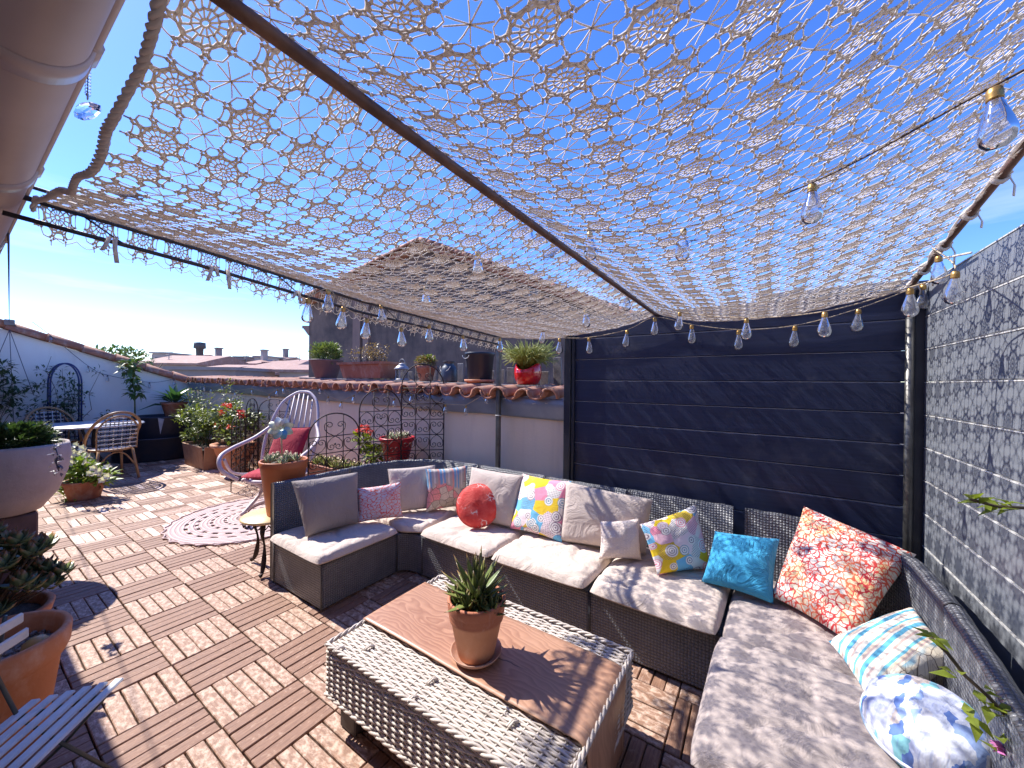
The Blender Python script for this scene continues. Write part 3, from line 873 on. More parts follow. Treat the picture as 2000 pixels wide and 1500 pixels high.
def seat(name, corners, z0, th, mat, label, seed, puff=.5, nn=44, cat='cushion', group='seat cushions of the sofa'):
    c4 = [np.array(c, float) for c in corners]; cen = sum(c4) / 4
    q = MB(); V, UV = [], []
    side = np.linspace(-1, 1, nn + 1)
    def bl(u, v):
        a = (u + 1) / 2; b = (v + 1) / 2
        return c4[0] * (1 - a) * (1 - b) + c4[1] * a * (1 - b) + c4[2] * a * b + c4[3] * (1 - a) * b
    for top in (1, -1):
        for v in side:
            for u in side:
                e = (max(0, 1 - abs(u) ** 11) * max(0, 1 - abs(v) ** 11)) ** .42
                # keep rounded corners
                k = 1 - .035 * (abs(u) ** 6) * (abs(v) ** 6)
                p = bl(u * k, v * k)
                dome = puff * .018 * (1 - u * u) * (1 - v * v)
                if top > 0:
                    nz = mnoise.noise(Vector((p[0] * 5.0 + seed, p[1] * 5.0, seed))) * .011
                    n3 = mnoise.noise(Vector((p[0] * 3.2 + p[1] * 2.0 + seed * 3, p[1] * 7 - p[0] * 4.0, 2 + seed)))
                    crease = -.014 * max(0, 1 - abs(n3) * 9)
                    n4 = mnoise.noise(Vector((p[0] * 13 + seed, p[1] * 13, seed * 2)))
                    crease += -.004 * max(0, 1 - abs(n4) * 6)
                    z = z0 + th * (.30 + .70 * e) + (dome + nz + crease) * e
                else:
                    z = z0 + th * .30 * (1 - e) + .002
                V.append((p[0], p[1], z)); UV.append((p[0], p[1]))
    m = nn + 1; F = []
    for j in range(nn):
        for i in range(nn):
            a = j * m + i; F.append((a, a + 1, a + m + 1, a + m)); b = m * m + a; F.append((b + 1, b, b + m, b + m + 1))
    q.add(V, F, UV)
    o = q.build(name, mat, None, (cen[0], cen[1], z0)); tag(o, label, cat, group)
    return o
ZS = ST + .008
seat('seat_cushion', [(-2.80, 1.235), (-2.165, 1.225), (-2.16, 1.83), (-2.79, 1.845)], ZS, .068, M_seat, 'pale seat cushion at the left end of the sofa', 1.3)
seat('seat_cushion', [(-2.78, 1.86), (-2.17, 1.855), (-2.03, 1.93), (-2.10, 2.54)], ZS, .066, M_seat, 'seat cushion on the rounded back left corner, patterned by scroll shadows', 2.1)
seat('seat_cushion', [(-2.02, 1.875), (-1.40, 1.865), (-1.385, 2.53), (-2.02, 2.53)], ZS, .068, M_seat, 'seat cushion under the red round cushion', 3.7)
seat('seat_cushion', [(-1.385, 1.86), (-.765, 1.865), (-.745, 2.53), (-1.375, 2.53)], ZS, .072, M_seat, 'wrinkled seat cushion right behind the aloe pot', 4.9)
seat('seat_cushion', [(-.745, 1.86), (-.145, 1.845), (-.115, 2.53), (-.735, 2.53)], ZS, .072, M_seat, 'seat cushion in front of the spiral patterned diamond cushion', 6.2)
seat('seat_cushion', [(-.135, 1.83), (.50, 1.82), (.50, 2.52), (-.10, 2.53)], ZS - .002, .058, M_seat_shade, 'dappled seat cushion of the right corner under the coral cushion', 7.7)
seat('seat_cushion', [(-.165, 1.15), (.49, 1.14), (.50, 1.785), (-.145, 1.80)], ZS + .024, .072, M_seat_shade, 'large dappled seat cushion at the bottom right', 8.8)

def pillow(name, c4, th, mat, label, seed=0.0, pinch=.07, nn=26, group='scatter cushions on the sofa', cat='cushion'):
    TL, TR, BR, BL = [np.array(c, float) for c in c4]; cen = (TL + TR + BR + BL) / 4
    nor = nrm(np.cross(TR - TL, TL - BL)); 
    if np.dot(nor, np.array([0, 0, CAM_H]) - cen) < 0: nor = -nor
    q = MB(); V, UV = [], []; side = np.linspace(-1, 1, nn + 1)
    for top in (1, -1):
        for v in side:
            for u in side:
                k = 1 - pinch * ((1 - v * v) * abs(u) ** 3); k2 = 1 - pinch * ((1 - u * u) * abs(v) ** 3)
                a = (u * k + 1) / 2; b = (v * k2 + 1) / 2
                p = BL * (1 - a) * (1 - b) + BR * a * (1 - b) + TR * a * b + TL * (1 - a) * b
                e = (max(0, 1 - u ** 2)) ** .5 * (max(0, 1 - v ** 2)) ** .5
                e = e ** .72
                w = mnoise.noise(Vector((u * 2.1 + seed, v * 2.1, seed))) * .10 + mnoise.noise(Vector((u * 5 + seed, v * 5, seed + 9))) * .04
                edge = (1 - e) * mnoise.noise(Vector((u * 9 + seed, v * 9, 3 + seed))) * .05
                V.append(p + nor * top * th / 2 * (e * (1 + w) + edge * (1 if max(abs(u), abs(v)) < .999 else 0))); UV.append(((u + 1) / 2, (v + 1) / 2))
    m = nn + 1; F = []
    flip = np.dot(np.cross(TR - TL, TL - BL), nor) < 0
    for j in range(nn):
        for i in range(nn):
            a = j * m + i; f = (a, a + 1, a + m + 1, a + m); b = m * m + a; f2 = (b + 1, b, b + m, b + m + 1)
            F += [f[::-1], f2[::-1]] if flip else [f, f2]
    q.add(V, F, UV)
    low = min(float(v[2]) for v in V)
    o = q.build(name, mat, None, (cen[0], cen[1], low)); tag(o, label, cat, group)
    return o
def dep(p): return float((np.array(p) - np.array([0, 0, CAM_H])) @ _F)
def ppx(TL, TR, BR, BL, zb=.375, lean=.12, zb2=None):
    bl = P(*BL, z=zb); br = P(*BR, z=zb if zb2 is None else zb2)
    tl = P(*TL, d=dep(bl) + lean); trr = P(*TR, d=dep(br) + lean)
    return [tl, trr, br, bl]
# --- printed fabrics
def coral_mat(name, base, c1, c2, scale, lo, extra=None):
    g = G(name); uv = g.co('UV')
    w = g.vadd(uv, g.noise(uv, 5, 3, .6, color=True), .16)
    w = g.vadd(w, g.noise(uv, 18, 2, .6, color=True), .04)
    e = g.vor(g.mp(w, (1.0, 1.5, 1), rot=(0, 0, .5)), scale, 'DISTANCE_TO_EDGE')
    e2 = g.vor(g.mp(w, (2.1, 1.2, 1), rot=(0, 0, 1.2)), scale * 1.25, 'DISTANCE_TO_EDGE')
    patch = g.noise(uv, 2.6, 3, .6)
    ln1 = g.ramp(e, [(lo, 1.0), (lo * 1.7, 0.0)]); ln2 = g.ramp(e2, [(lo * .6, 1.0), (lo * 1.2, 0.0)])
    ln2 = g.math('MULTIPLY', ln2, g.ramp(patch, [(.42, 0.0), (.55, 1.0)]))
    colr = g.mix(g.ramp(g.noise(uv, 3.3, 2), [(.42, 0.0), (.58, 1.0)]), c1, c2)
    bg = base
    if extra: bg = g.mix(g.ramp(g.noise(g.mp(uv, loc=(3, 1, 0)), 3.0, 3, .6), [(.50, 0.0), (.66, .9)]), base, extra)
    c = g.mix(g.math('MAXIMUM', ln1, ln2), bg, colr)
    g.bump(g.noise(g.co('Object'), 9, 4, .6, 1.0), .5, .02)
    return g.fin(c, .85)
M_coral_s = coral_mat('small coral print', (.66, .60, .64), (.70, .06, .05), (.80, .16, .09), 8.5, .052)
M_coral_l = coral_mat('large coral print', (.86, .79, .70), (.66, .035, .05), (.82, .16, .07), 15.0, .085, (.86, .60, .24))
def circles_mat(name, rot):
    g = G(name); uv = g.mp(g.co('UV'), rot=(0, 0, rot))
    big = g.vadd(uv, g.noise(uv, 3, 2, .5, color=True), .10)
    pc = g.vor(big, 4.4, 'F1', 'Color'); ps = g.n('ShaderNodeSeparateColor'); g.set(ps.inputs[0], pc)
    patch = g.ramp(ps.outputs[0], [(0, (.82, .52, .60)), (.14, (.86, .60, .02)), (.36, (.78, .74, .70)), (.50, (.16, .48, .72)), (.62, (.84, .70, .72)), (.74, (.86, .28, .40)), (.86, (.84, .58, .03))], 'CONSTANT')
    # small dots
    dv = g.vor(uv, 34, 'F1', 'Distance', 0.0); dots = g.ramp(dv, [(.26, 1.0), (.34, 0.0)])
    dsel = g.ramp(ps.outputs[1], [(.45, 0.0), (.5, 1.0)], 'CONSTANT')
    c = g.mix(g.math('MULTIPLY', g.math('MULTIPLY', dots, dsel), .75), patch, (.20, .16, .20))
    # ringed discs
    cd = g.vor(uv, 3.9, 'F1', 'Distance', .8); cc_ = g.n('ShaderNodeSeparateColor'); g.set(cc_.inputs[0], g.vor(uv, 3.9, 'F1', 'Color', .8))
    rings = g.math('SINE', g.math('MULTIPLY', cd, 46.0))
    dcol = g.ramp(cc_.outputs[0], [(0, (.30, .26, .24)), (.3, (.75, .16, .30)), (.5, (.26, .16, .22)), (.7, (.80, .40, .50)), (.85, (.14, .34, .46))], 'CONSTANT')
    rcol = g.mix(g.ramp(rings, [(.4, 0.0), (.6, 1.0)]), (.84, .80, .76), dcol)
    inside = g.ramp(g.math('SUBTRACT', g.math('MULTIPLY_ADD', cc_.outputs[1], .24, .22), cd), [(.0, 0.0), (.012, 1.0)])
    c = g.mix(inside, c, rcol)
    g.bump(g.noise(g.co('Object'), 9, 4, .6, 1.0), .45, .02)
    return g.fin(c, .85)
M_circ = circles_mat('spiral disc print', 0.0); M_circ2 = circles_mat('spiral disc print two', 1.1)
def flower_mat(name, stripes, petal, leafc, base, rot, lo, hi):
    g = G(name); uv0 = g.co('UV'); uv = g.mp(uv0, rot=(0, 0, rot))
    st = g.sep(g.vadd(uv, g.noise(uv, 4, 2, .5, color=True), .05))
    band = g.ramp(g.math('FRACT', g.math('MULTIPLY', st[0], 3.1)), stripes, 'CONSTANT')
    w = g.vadd(uv, g.noise(uv, 6, 2, .5, color=True), .08)
    e = g.vor(w, 6.5, 'DISTANCE_TO_EDGE'); fc = g.n('ShaderNodeSeparateColor'); g.set(fc.inputs[0], g.vor(w, 6.5, 'F1', 'Color'))
    pet = g.ramp(fc.outputs[0], [(0, petal), (.55, leafc), (.78, base)], 'CONSTANT')
    e2 = g.vor(w, 13, 'DISTANCE_TO_EDGE')
    line = g.math('MAXIMUM', g.ramp(e, [(.02, 1.0), (.035, 0.0)]), g.math('MULTIPLY', g.ramp(e2, [(.012, 1.0), (.03, 0.0)]), .7))
    fl_ = g.mix(line, pet, (.16, .12, .10))
    sel = g.ramp(g.math('ADD', g.sep(uv0)[1], g.math('MULTIPLY', g.noise(uv0, 3, 2), .55)), [(lo, 1.0), (hi, 0.0)])
    c = g.mix(sel, band, fl_)
    g.bump(g.noise(g.co('Object'), 9, 4, .6, 1.0), .45, .02)
    return g.fin(c, .85)
M_flow = flower_mat('flower and stripe print', [(0, (.22, .42, .62)), (.18, (.78, .56, .45)), (.26, (.22, .42, .62)), (.4, (.55, .48, .42)), (.55, (.74, .66, .58)), (.68, (.50, .44, .40)), (.85, (.70, .36, .30))], (.80, .32, .30), (.50, .44, .34), (.66, .58, .46), 0.0, .80, .88)
M_stripe = flower_mat('stripe and flower print', [(0, (.12, .42, .60)), (.2, (.84, .78, .66)), (.34, (.70, .50, .44)), (.42, (.86, .80, .68)), (.62, (.16, .48, .62)), (.74, (.80, .66, .50)), (.84, (.62, .46, .42)), (.92, (.84, .78, .66))], (.74, .66, .52), (.56, .50, .38), (.80, .74, .62), 1.35, .38, .46)
g = G('red crepe with white twigs'); uv = g.co('UV')
w = g.vadd(uv, g.noise(uv, 9, 3, .6, color=True), .20)
e = g.vor(w, 7, 'DISTANCE_TO_EDGE'); msk = g.ramp(g.noise(uv, 2.4, 2), [(.52, 0.0), (.60, 1.0)])
c = g.mix(g.ramp(g.noise(uv, 5, 4), [(.35, 0.0), (.7, 1.0)]), (.66, .035, .03), (.80, .11, .085))
c = g.mix(g.math('MULTIPLY', g.ramp(e, [(.03, 1.0), (.055, 0.0)]), msk), c, (.85, .74, .70))
g.bump(g.noise(uv, 16, 4, .6, 1.5), .8, .01); M_redround = g.fin(c, .75)
g = G('blue petal print'); uv = g.co('UV')
w = g.vadd(uv, g.noise(uv, 4, 3, .6, color=True), .22)
fc = g.n('ShaderNodeSeparateColor'); g.set(fc.inputs[0], g.vor(g.mp(w, (1, .55, 1), rot=(0, 0, .7)), 14, 'F1', 'Color'))
c = g.ramp(fc.outputs[0], [(0, (.72, .76, .88)), (.22, (.62, .67, .84)), (.36, (.12, .22, .56)), (.46, (.74, .78, .88)), (.62, (.30, .42, .72)), (.74, (.26, .60, .66)), (.83, (.80, .80, .84)), (.94, (.78, .66, .56))], 'CONSTANT')
stre = g.noise(g.mp(uv, (40, 4, 1), rot=(0, 0, .4)), 1.0, 3); c = g.mix(g.ramp(stre, [(.5, 0.0), (.75, .5)]), c, (.20, .28, .60))
g.bump(g.noise(g.co('Object'), 9, 4, .6, 1.0), .4, .02); M_bluepet = g.fin(c, .8)
M_turq = fabric('turquoise satin cotton', (.04, .34, .58), (.03, .28, .50), 4, .9)
g = G('cream embossed cotton'); uv = g.co('UV')
dts = g.ramp(g.vor(uv, 13, 'F1', 'Distance', .35), [(.16, 1.0), (.26, 0.0)])
c = g.mix(dts, (.74, .63, .56), (.82, .70, .62)); g.bump(g.math('ADD', dts, g.noise(g.co('Object'), 14, 4)), .5, .008); M_cream_p = g.fin(c, .85)

pillow('back_cushion', ppx((569, 940), (699, 922), (701, 1020), (597, 1049), lean=.10), .17, M_taupe, 'creased taupe back cushion at the left end of the sofa', 1.1, .03, group='back cushions of the sofa')
pillow('back_cushion', ppx((757, 916), (850, 908), (852, 992), (763, 1003), lean=.10), .13, M_light, 'pale grey back cushion in the back left corner', 2.3, .04, group='back cushions of the sofa')
pillow('scatter_cushion', ppx((696, 954), (783, 941), (787, 1010), (700, 1021), lean=.07), .11, M_coral_s, 'small cushion with red coral twigs on lilac white', 3.1)
pillow('scatter_cushion', ppx((831, 916), (913, 909), (913, 988), (832, 1000), lean=.07), .12, M_flow, 'cushion with pink flowers and blue stripes in the back left corner', 4.6)
pillow('back_cushion', ppx((921, 912), (1023, 929), (1005, 1032), (908, 1012), lean=.10), .15, M_light, 'pale back cushion half hidden by the red round cushion', 5.2, .03, group='back cushions of the sofa')
pillow('back_cushion', ppx((1105, 940), (1275, 976), (1262, 1084), (1090, 1056), lean=.10), .16, M_light, 'wide beige back cushion behind the small cream cushion', 6.4, .03, group='back cushions of the sofa')
pillow('scatter_cushion', ppx((1021, 925), (1116, 940), (1097, 1060), (996, 1032), lean=.14), .13, M_circ, 'upright cushion with pink, blue and yellow spiral discs', 7.5)
pillow('scatter_cushion', ppx((1172, 1018), (1249, 1012), (1253, 1094), (1170, 1092), lean=.07), .12, M_cream_p, 'small embossed cream cushion', 8.1)
pillow('scatter_cushion', ppx((1249, 1024), (1359, 984), (1390, 1112), (1284, 1124), lean=.13), .13, M_circ2, 'tilted cushion with yellow patches and ringed discs', 9.2)
pillow('scatter_cushion', ppx((1396, 1037), (1523, 1052), (1511, 1180), (1369, 1136), lean=.11), .15, M_turq, 'plain turquoise blue cushion', 10.3)
pillow('scatter_cushion', ppx((1570, 988), (1790, 1083), (1668, 1262), (1505, 1164), lean=.16, zb=.385), .24, M_coral_l, 'very large cushion with red and orange coral print', 11.4, .05, 34)
c4 = [P(1618, 1252, z=.44), P(1786, 1188, z=.53), P(1868, 1290, z=.50), P(1708, 1390, z=.40)]
pillow('scatter_cushion', c4, .13, M_stripe, 'cushion with turquoise stripes and sepia flowers', 12.6)
def roundcush(name, cen, nor, r, th, mat, label, n=40):
    nor = nrm(nor); e1 = nrm(np.cross((0, 0, 1), nor)); e2 = np.cross(nor, e1); cen = np.array(cen, float)
    q = MB(); V, UV = [], []; rings = 14
    prof = [(r * math.sin(t), th / 2 * math.copysign(abs(math.cos(t)) ** .8, math.cos(t))) for t in np.linspace(.001, math.pi - .001, rings)]
    for j, (rr, h) in enumerate(prof):
        for k in range(n):
            a = 2 * math.pi * k / n; w = 1 + .03 * mnoise.noise(Vector((math.cos(a) * 2, math.sin(a) * 2, j * .2)))
            V.append(cen + e1 * rr * math.cos(a) * w + e2 * rr * math.sin(a) * w + nor * h * (1 + .06 * mnoise.noise(Vector((rr * 12, a, 1)))))
            UV.append((.5 + rr / r * .5 * math.cos(a), .5 + rr / r * .5 * math.sin(a)))
    F = [(j * n + k, (j + 1) * n + k, (j + 1) * n + (k + 1) % n, j * n + (k + 1) % n) for j in range(rings - 1) for k in range(n)]
    F += [tuple(range(n)), tuple((rings - 1) * n + k for k in range(n))[::-1]]
    q.add(V, F, UV); low = min(float(v[2]) for v in V)
    o = q.build(name, mat, None, (cen[0], cen[1], low)); tag(o, label, 'cushion', 'scatter cushions on the sofa')
    p = MB(); p.tube([cen + e1 * r * 1.005 * math.cos(a) + e2 * r * 1.005 * math.sin(a) for a in np.linspace(0, 2 * math.pi, 48, endpoint=False)], .005, 6, closed=True)
    p.build('piping', mat, o); return o
b0 = P(930, 1030, z=.375); cr = P(933, 987, d=dep(b0) + .05); toc = np.array([0, 0, CAM_H]) - cr
roundcush('round_cushion', cr, nrm(toc) + np.array([-.05, 0, .15]), .150, .10, M_redround, 'round red cushion with white twig print')
cr = P(1806, 1420, z=.47); roundcush('round_cushion', cr, nrm(np.array([-.25, -.35, .9])), .128, .17, M_bluepet, 'round cushion with blue and white petal print')

# ================================================================ wicker coffee table with leather runner
TXa, TXb, TYa, TYb, TZ = -1.455, -.42, .87, 1.515, .335
ctab = thing('coffee_table', 'low pale wicker coffee table with dark block legs', 'table', ((TXa + TXb) / 2, (TYa + TYb) / 2, 0))
g = G('pale peeled wicker'); isl = g.island(); co = g.co('Object')
c = g.mix(isl, (.54, .47, .415), (.70, .63, .565)); c = g.mix(g.ramp(g.noise(co, 26, 4, .65), [(.45, 0.0), (.75, .6)]), c, (.27, .22, .19))
g.bump(g.noise(g.co('UV'), 60, 2), .3, .002); M_wick = g.fin(c, .6)
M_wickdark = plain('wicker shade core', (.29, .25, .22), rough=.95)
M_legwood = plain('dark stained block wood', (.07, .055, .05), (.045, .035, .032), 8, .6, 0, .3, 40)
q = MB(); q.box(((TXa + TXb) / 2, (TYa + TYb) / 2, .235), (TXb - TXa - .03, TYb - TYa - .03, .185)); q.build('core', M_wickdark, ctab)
for (x, y) in ((TXa + .09, TYa + .08), (TXb - .09, TYa + .08), (TXa + .09, TYb - .08), (TXb - .09, TYb - .08)):
    q = MB(); q.box((x, y, .07), (.10, .10, .14), bev=.006); q.build('leg', M_legwood, ctab)
def weave_face(q, o, e1, e2, nor, L1, L2, stake, strand, r, amp, seed):
    """strands run along e1, over and under stakes that run along e2"""
    o = np.array(o, float); e1 = np.array(e1, float); e2 = np.array(e2, float); nor = np.array(nor, float); rg = random.Random(seed)
    ns = max(2, int(L1 / stake)); st = L1 / ns; nr = int(L2 / strand)
    for k in range(ns + 1):
        x = k * st
        q.tube([o + e1 * x + e2 * t * L2 for t in (0, .33, .66, 1)], r * .85, 5)
    for j in range(nr):
        y = (j + .5) * L2 / nr; ph = j % 2; path = []; dr = rg.uniform(-.0012, .0012)
        for i in range(2 * ns + 1):
            x = i * st / 2
            h = amp * math.cos(math.pi * (i / 2 + ph))
            path.append(o + e1 * x + e2 * (y + dr + rg.uniform(-.0011, .0011)) + nor * (h + .001 + rg.uniform(-.0007, .0007)))
        q.tube(path, r * rg.uniform(.88, 1.1), 5)
q = MB(); weave_face(q, (TXa + .012, TYa + .012, TZ - .007), (1, 0, 0), (0, 1, 0), (0, 0, 1), TXb - TXa - .024, TYb - TYa - .024, .041, .0100, .0045, .0045, 1)
tag(q.build('woven_top', M_wick, ctab), kind='stuff')
zb_ = .135
for (o_, e_, n_, ln_, sd) in (((TXa, TYa, zb_), (1, 0, 0), (0, -1, 0), TXb - TXa, 2), ((TXa, TYb, zb_), (1, 0, 0), (0, 1, 0), TXb - TXa, 3), ((TXa, TYa, zb_), (0, 1, 0), (-1, 0, 0), TYb - TYa, 4), ((TXb, TYa, zb_), (0, 1, 0), (1, 0, 0), TYb - TYa, 5)):
    q = MB(); weave_face(q, o_, e_, (0, 0, 1), n_, ln_, TZ - zb_ - .012, .041, .0102, .0047, .0048, sd)
    tag(q.build('woven_side', M_wick, ctab), kind='stuff')
# braided rims, top edge doubled, and bottom edge
def braid(q, loop, r, amp, turns):
    loop = [np.array(p, float) for p in loop]; n = len(loop)
    for ph in (0, 2.1, 4.2):
        path = []
        for i in range(n):
            a, b = loop[i], loop[(i + 1) % n]; seg = np.linalg.norm(b - a); d = (b - a) / seg; s1_ = np.cross(d, (0, 0, 1)); m = max(6, int(seg / .012))
            for k in range(m):
                t = k / m; an = (seg * t) * turns + ph
                path.append(a + (b - a) * t + s1_ * amp * math.cos(an) + np.array([0, 0, 1]) * amp * math.sin(an))
        q.tube(path, r, 5, closed=True)
q = MB(); e_ = .004
braid(q, [(TXa - e_, TYa - e_, TZ), (TXb + e_, TYa - e_, TZ), (TXb + e_, TYb + e_, TZ), (TXa - e_, TYb + e_, TZ)], .0050, .0055, 62)
q.build('braided_rim', M_wick, ctab)
q = MB(); braid(q, [(TXa - e_, TYa - e_, zb_), (TXb + e_, TYa - e_, zb_), (TXb + e_, TYb + e_, zb_), (TXa - e_, TYb + e_, zb_)], .0055, .005, 55); q.build('braided_rim', M_wick, ctab)
for k in range(3):
    for (x, y) in ((TXa + .06 + k * .42, TYa - .012), (TXa + .15 + k * .33, TYa + .06 + .02 * k)):
        z = TZ + .006; q = MB()
        for d_ in (0, .007): q.tube([(x + d_, y, z - .004), (x + d_ + .006, y + .018, z + .004), (x + d_ + .012, y + .036, z - .004)], .004, 5)
        q.build('wrapped_binding', M_wick, ctab)
# runner: printed with oak grain
g = G('oak grain printed leather'); co = g.co('UV')
ring = g.wave(g.vadd(g.mp(co, (1, 4.0, 1)), g.noise(g.mp(co, (1.4, 2.6, 1)), 1.6, 3, .55, color=True), 1.6), 3.0, 3.5, 3, 'Y', 'SAW', 1.4)
fine = g.noise(g.mp(co, (3, 90, 1)), 1.0, 4, .6)
c = g.mix(g.ramp(ring, [(.0, 0.0), (.8, .8), (1.0, .1)]), (.50, .275, .175), (.27, .125, .075))
c = g.mix(g.math('MULTIPLY', fine, .45), c, (.24, .115, .07))
c = g.mix(g.ramp(g.noise(co, 1.5, 3), [(.4, 0.0), (.7, .45)]), c, (.58, .38, .27))
cr_ = g.math('ABSOLUTE', g.math('SUBTRACT', g.math('ADD', g.sep(co)[1], g.math('MULTIPLY', g.noise(g.mp(co, (2.2, .1, 1)), 1.5, 4, .6), .12)), .20))
c = g.mix(g.math('MULTIPLY', g.ramp(cr_, [(.0, 1.0), (.0035, 0.0)]), g.ramp(g.noise(g.mp(co, (1.5, 1, 1)), 1.8, 1), [(.45, 0.0), (.52, 1.0)])), c, (.05, .025, .02))
g.bump(fine, .12, .002); M_runner = g.fin(c, .42)
RY0, RY1 = 1.035, 1.405
def runner_fn(u, v):
    s_ = u * 1.33; y = RY0 + (RY1 - RY0) * v
    L0 = TXb + .004 - (TXa - .004)
    top = TZ + .0135 + .0025 * math.sin(s_ * 7 + v * 3)
    if s_ < L0 - .03: x = TXa - .004 + s_; z = top
    else:
        t = min(1, (s_ - (L0 - .03)) / .06) * math.pi / 2; rr = .038
        x = TXb - .026 + rr * math.sin(t); z = top - rr * (1 - math.cos(t))
        d = max(0, s_ - (L0 + .03)); z -= d; x += .012 * math.sin(v * 5.5) * min(1, d * 9) + d * .02
        y += .02 * d / .2 * (v - .5) * -1
    return (x, y, z)
q = MB(); q.sheet(runner_fn, 90, 20, 1.33, RY1 - RY0)
run = q.build('table_runner', M_runner, None, ((TXa + TXb) / 2, (RY0 + RY1) / 2, TZ)); tag(run, 'brown wood grain leather runner laid over the wicker coffee table', 'runner')
sm = run.modifiers.new('thick', 'SOLIDIFY'); sm.thickness = .0035; sm.offset = 1

# ---------------------------------------------------------------- aloe pot on the coffee table
def rosette(q, c, n, ln, w, th, rings, tilt0, tilt1, rg, curl=.18, z0=0.0, seg=4):
    """fleshy pointed leaves around a centre"""
    c = np.array(c, float)
    for k in range(n):
        f = k / max(1, n - 1); a = k * 2.39996 + rg.uniform(-.15, .15); el = R_(tilt0 + (tilt1 - tilt0) * f) + rg.uniform(-.08, .08)
        l = ln * (1 - .35 * abs(f - .45)) * rg.uniform(.85, 1.12); d = np.array([math.cos(a) * math.cos(el), math.sin(a) * math.cos(el), math.sin(el)])
        sd = np.array([-math.sin(a), math.cos(a), 0]); up = np.cross(d, sd) * -1
        if up[2] < 0: up = -up
        b = c + np.array([math.cos(a), math.sin(a), 0]) * w * (.7 * (1 - f)) + np.array([0, 0, z0 * f])
        V = []; UV = []
        for i in range(seg + 1):
            t = i / seg; ww = w * (1 - t ** 1.5) * (.8 + .5 * t * (1 - t) * 2) ; tt = th * (1 - t)
            p = b + d * l * t + up * (curl * l * t * t)
            if i == seg: V.append(p); UV.append((1, .5))
            else: V += [p + sd * ww / 2 + up * ww * .18, p - up * tt, p - sd * ww / 2 + up * ww * .18, p + up * tt * .12]; UV += [(t, 0), (t, .3), (t, 1), (t, .5)]
        F = []
        for i in range(seg - 1):
            for s_ in range(4): F.append((i * 4 + s_, i * 4 + (s_ + 1) % 4, (i + 1) * 4 + (s_ + 1) % 4, (i + 1) * 4 + s_))
        e = seg * 4
        for s_ in range(4): F.append(((seg - 1) * 4 + s_, (seg - 1) * 4 + (s_ + 1) % 4, e))
        q.add(V, F, UV)
def succ_mat(name, c1, c2, tip, t0=.6):
    g = G(name); uv = g.sep(g.co('UV')); c = g.mix(g.island(), c1, c2)
    c = g.mix(g.ramp(uv[0], [(t0, 0.0), (1.0, .85)]), c, tip)
    return g.fin(c, .38, Specular_IOR_Level=.4)
M_aloe = succ_mat('aloe leaf', (.12, .165, .05), (.20, .22, .065), (.24, .09, .05), .7)
M_soil = plain('potting soil', (.055, .042, .034), (.10, .085, .07), 60, .95, 0, .8, 90, .01)
M_gravel = plain('pale gravel soil', (.36, .33, .31), (.16, .14, .13), 70, .9, 0, .9, 80, .02)
def pot_profile(rb, rt, h, rim_h, rim_o, th=.012, soil=.85):
    """outer foot up to rim, over the lip and down inside"""
    zr = h - rim_h; rr = rb + (rt - rb) * zr / h
    return [(0.0005, 0), (rb * .97, 0), (rb, .004), (rr, zr - .004), (rr + rim_o * .7, zr), (rr + rim_o, zr + .006), (rt + rim_o, h - .006), (rt + rim_o - .004, h), (rt - th + .004, h), (rt - th, h - .006), (rb + (rt - rb) * soil - th, h * soil)]
pc_ = P(930, 1278, z=TZ + .02); pcx, pcy = pc_[0] + .0, pc_[1] + .0
sau = MB(); sau.lathe([(.0005, 0), (.070, 0), (.094, .026), (.097, .028), (.099, .026), (.088, .010), (.0005, .009)], (pcx, pcy, TZ + .018), 36)
o = sau.build('saucer', terracotta('dusty saucer clay', (.50, .29, .20), (.40, .22, .15), (.60, .47, .40)), None, (pcx, pcy, TZ + .018)); tag(o, 'terracotta saucer under the aloe pot on the coffee table', 'saucer')
PZ = TZ + .028
pot = thing('potted_aloe', 'spiky green aloe in a terracotta pot on the coffee table', 'potted plant', (pcx, pcy, PZ))
g = G('banded terracotta'); co = g.co('Object'); z_ = g.sep(co)[2]
c = g.mix(g.noise(co, 12, 5, .65), (.50, .22, .12), (.66, .33, .19)); c = g.mix(g.ramp(z_, [(.138, 0.0), (.150, 1.0)]), c, g.mix(g.noise(co, 18, 5, .7), (.38, .12, .06), (.52, .20, .11)))
c = g.mix(g.ramp(g.noise(g.mp(co, (1, 1, .5)), 9, 5, .7), [(.58, 0.0), (.8, .5)]), c, (.72, .55, .46)); g.bump(g.noise(co, 70, 4), .2, .003); M_pot = g.fin(c, .72)
q = MB(); q.lathe([(.0005, 0), (.068, 0), (.071, .006), (.098, .138), (.103, .140), (.105, .150), (.1045, .160), (.107, .164), (.1055, .174), (.109, .180), (.111, .205), (.1115, .213), (.108, .217), (.102, .217), (.099, .212), (.095, .175)], (pcx, pcy, PZ), 48); q.build('pot', M_pot, pot)
q = MB(); q.lathe([(.0005, .188), (.05, .186), (.0965, .18)], (pcx, pcy, PZ), 24); q.build('soil', M_soil, pot)
rg = random.Random(5); q = MB()
rosette(q, (pcx, pcy, PZ + .20), 46, .160, .038, .010, 3, 2, 86, rg, .13, .05)
for k in range(9):
    a = rg.uniform(0, 6.28); r_ = rg.uniform(.05, .085); rosette(q, (pcx + r_ * math.cos(a), pcy + r_ * math.sin(a), PZ + .185), 12, .075, .020, .006, 3, 15, 85, rg, .1, .02)
q.build('leaves', M_aloe, pot)
q = MB()
for k in range(420):
    a = rg.uniform(0, 6.28); r_ = .093 * math.sqrt(rg.random()); h_ = rg.uniform(.012, .04)
    b = (pcx + r_ * math.cos(a), pcy + r_ * math.sin(a), PZ + .183); q.leaf(b, (rg.uniform(-1, 1), rg.uniform(-1, 1), 1.6), h_, .006)
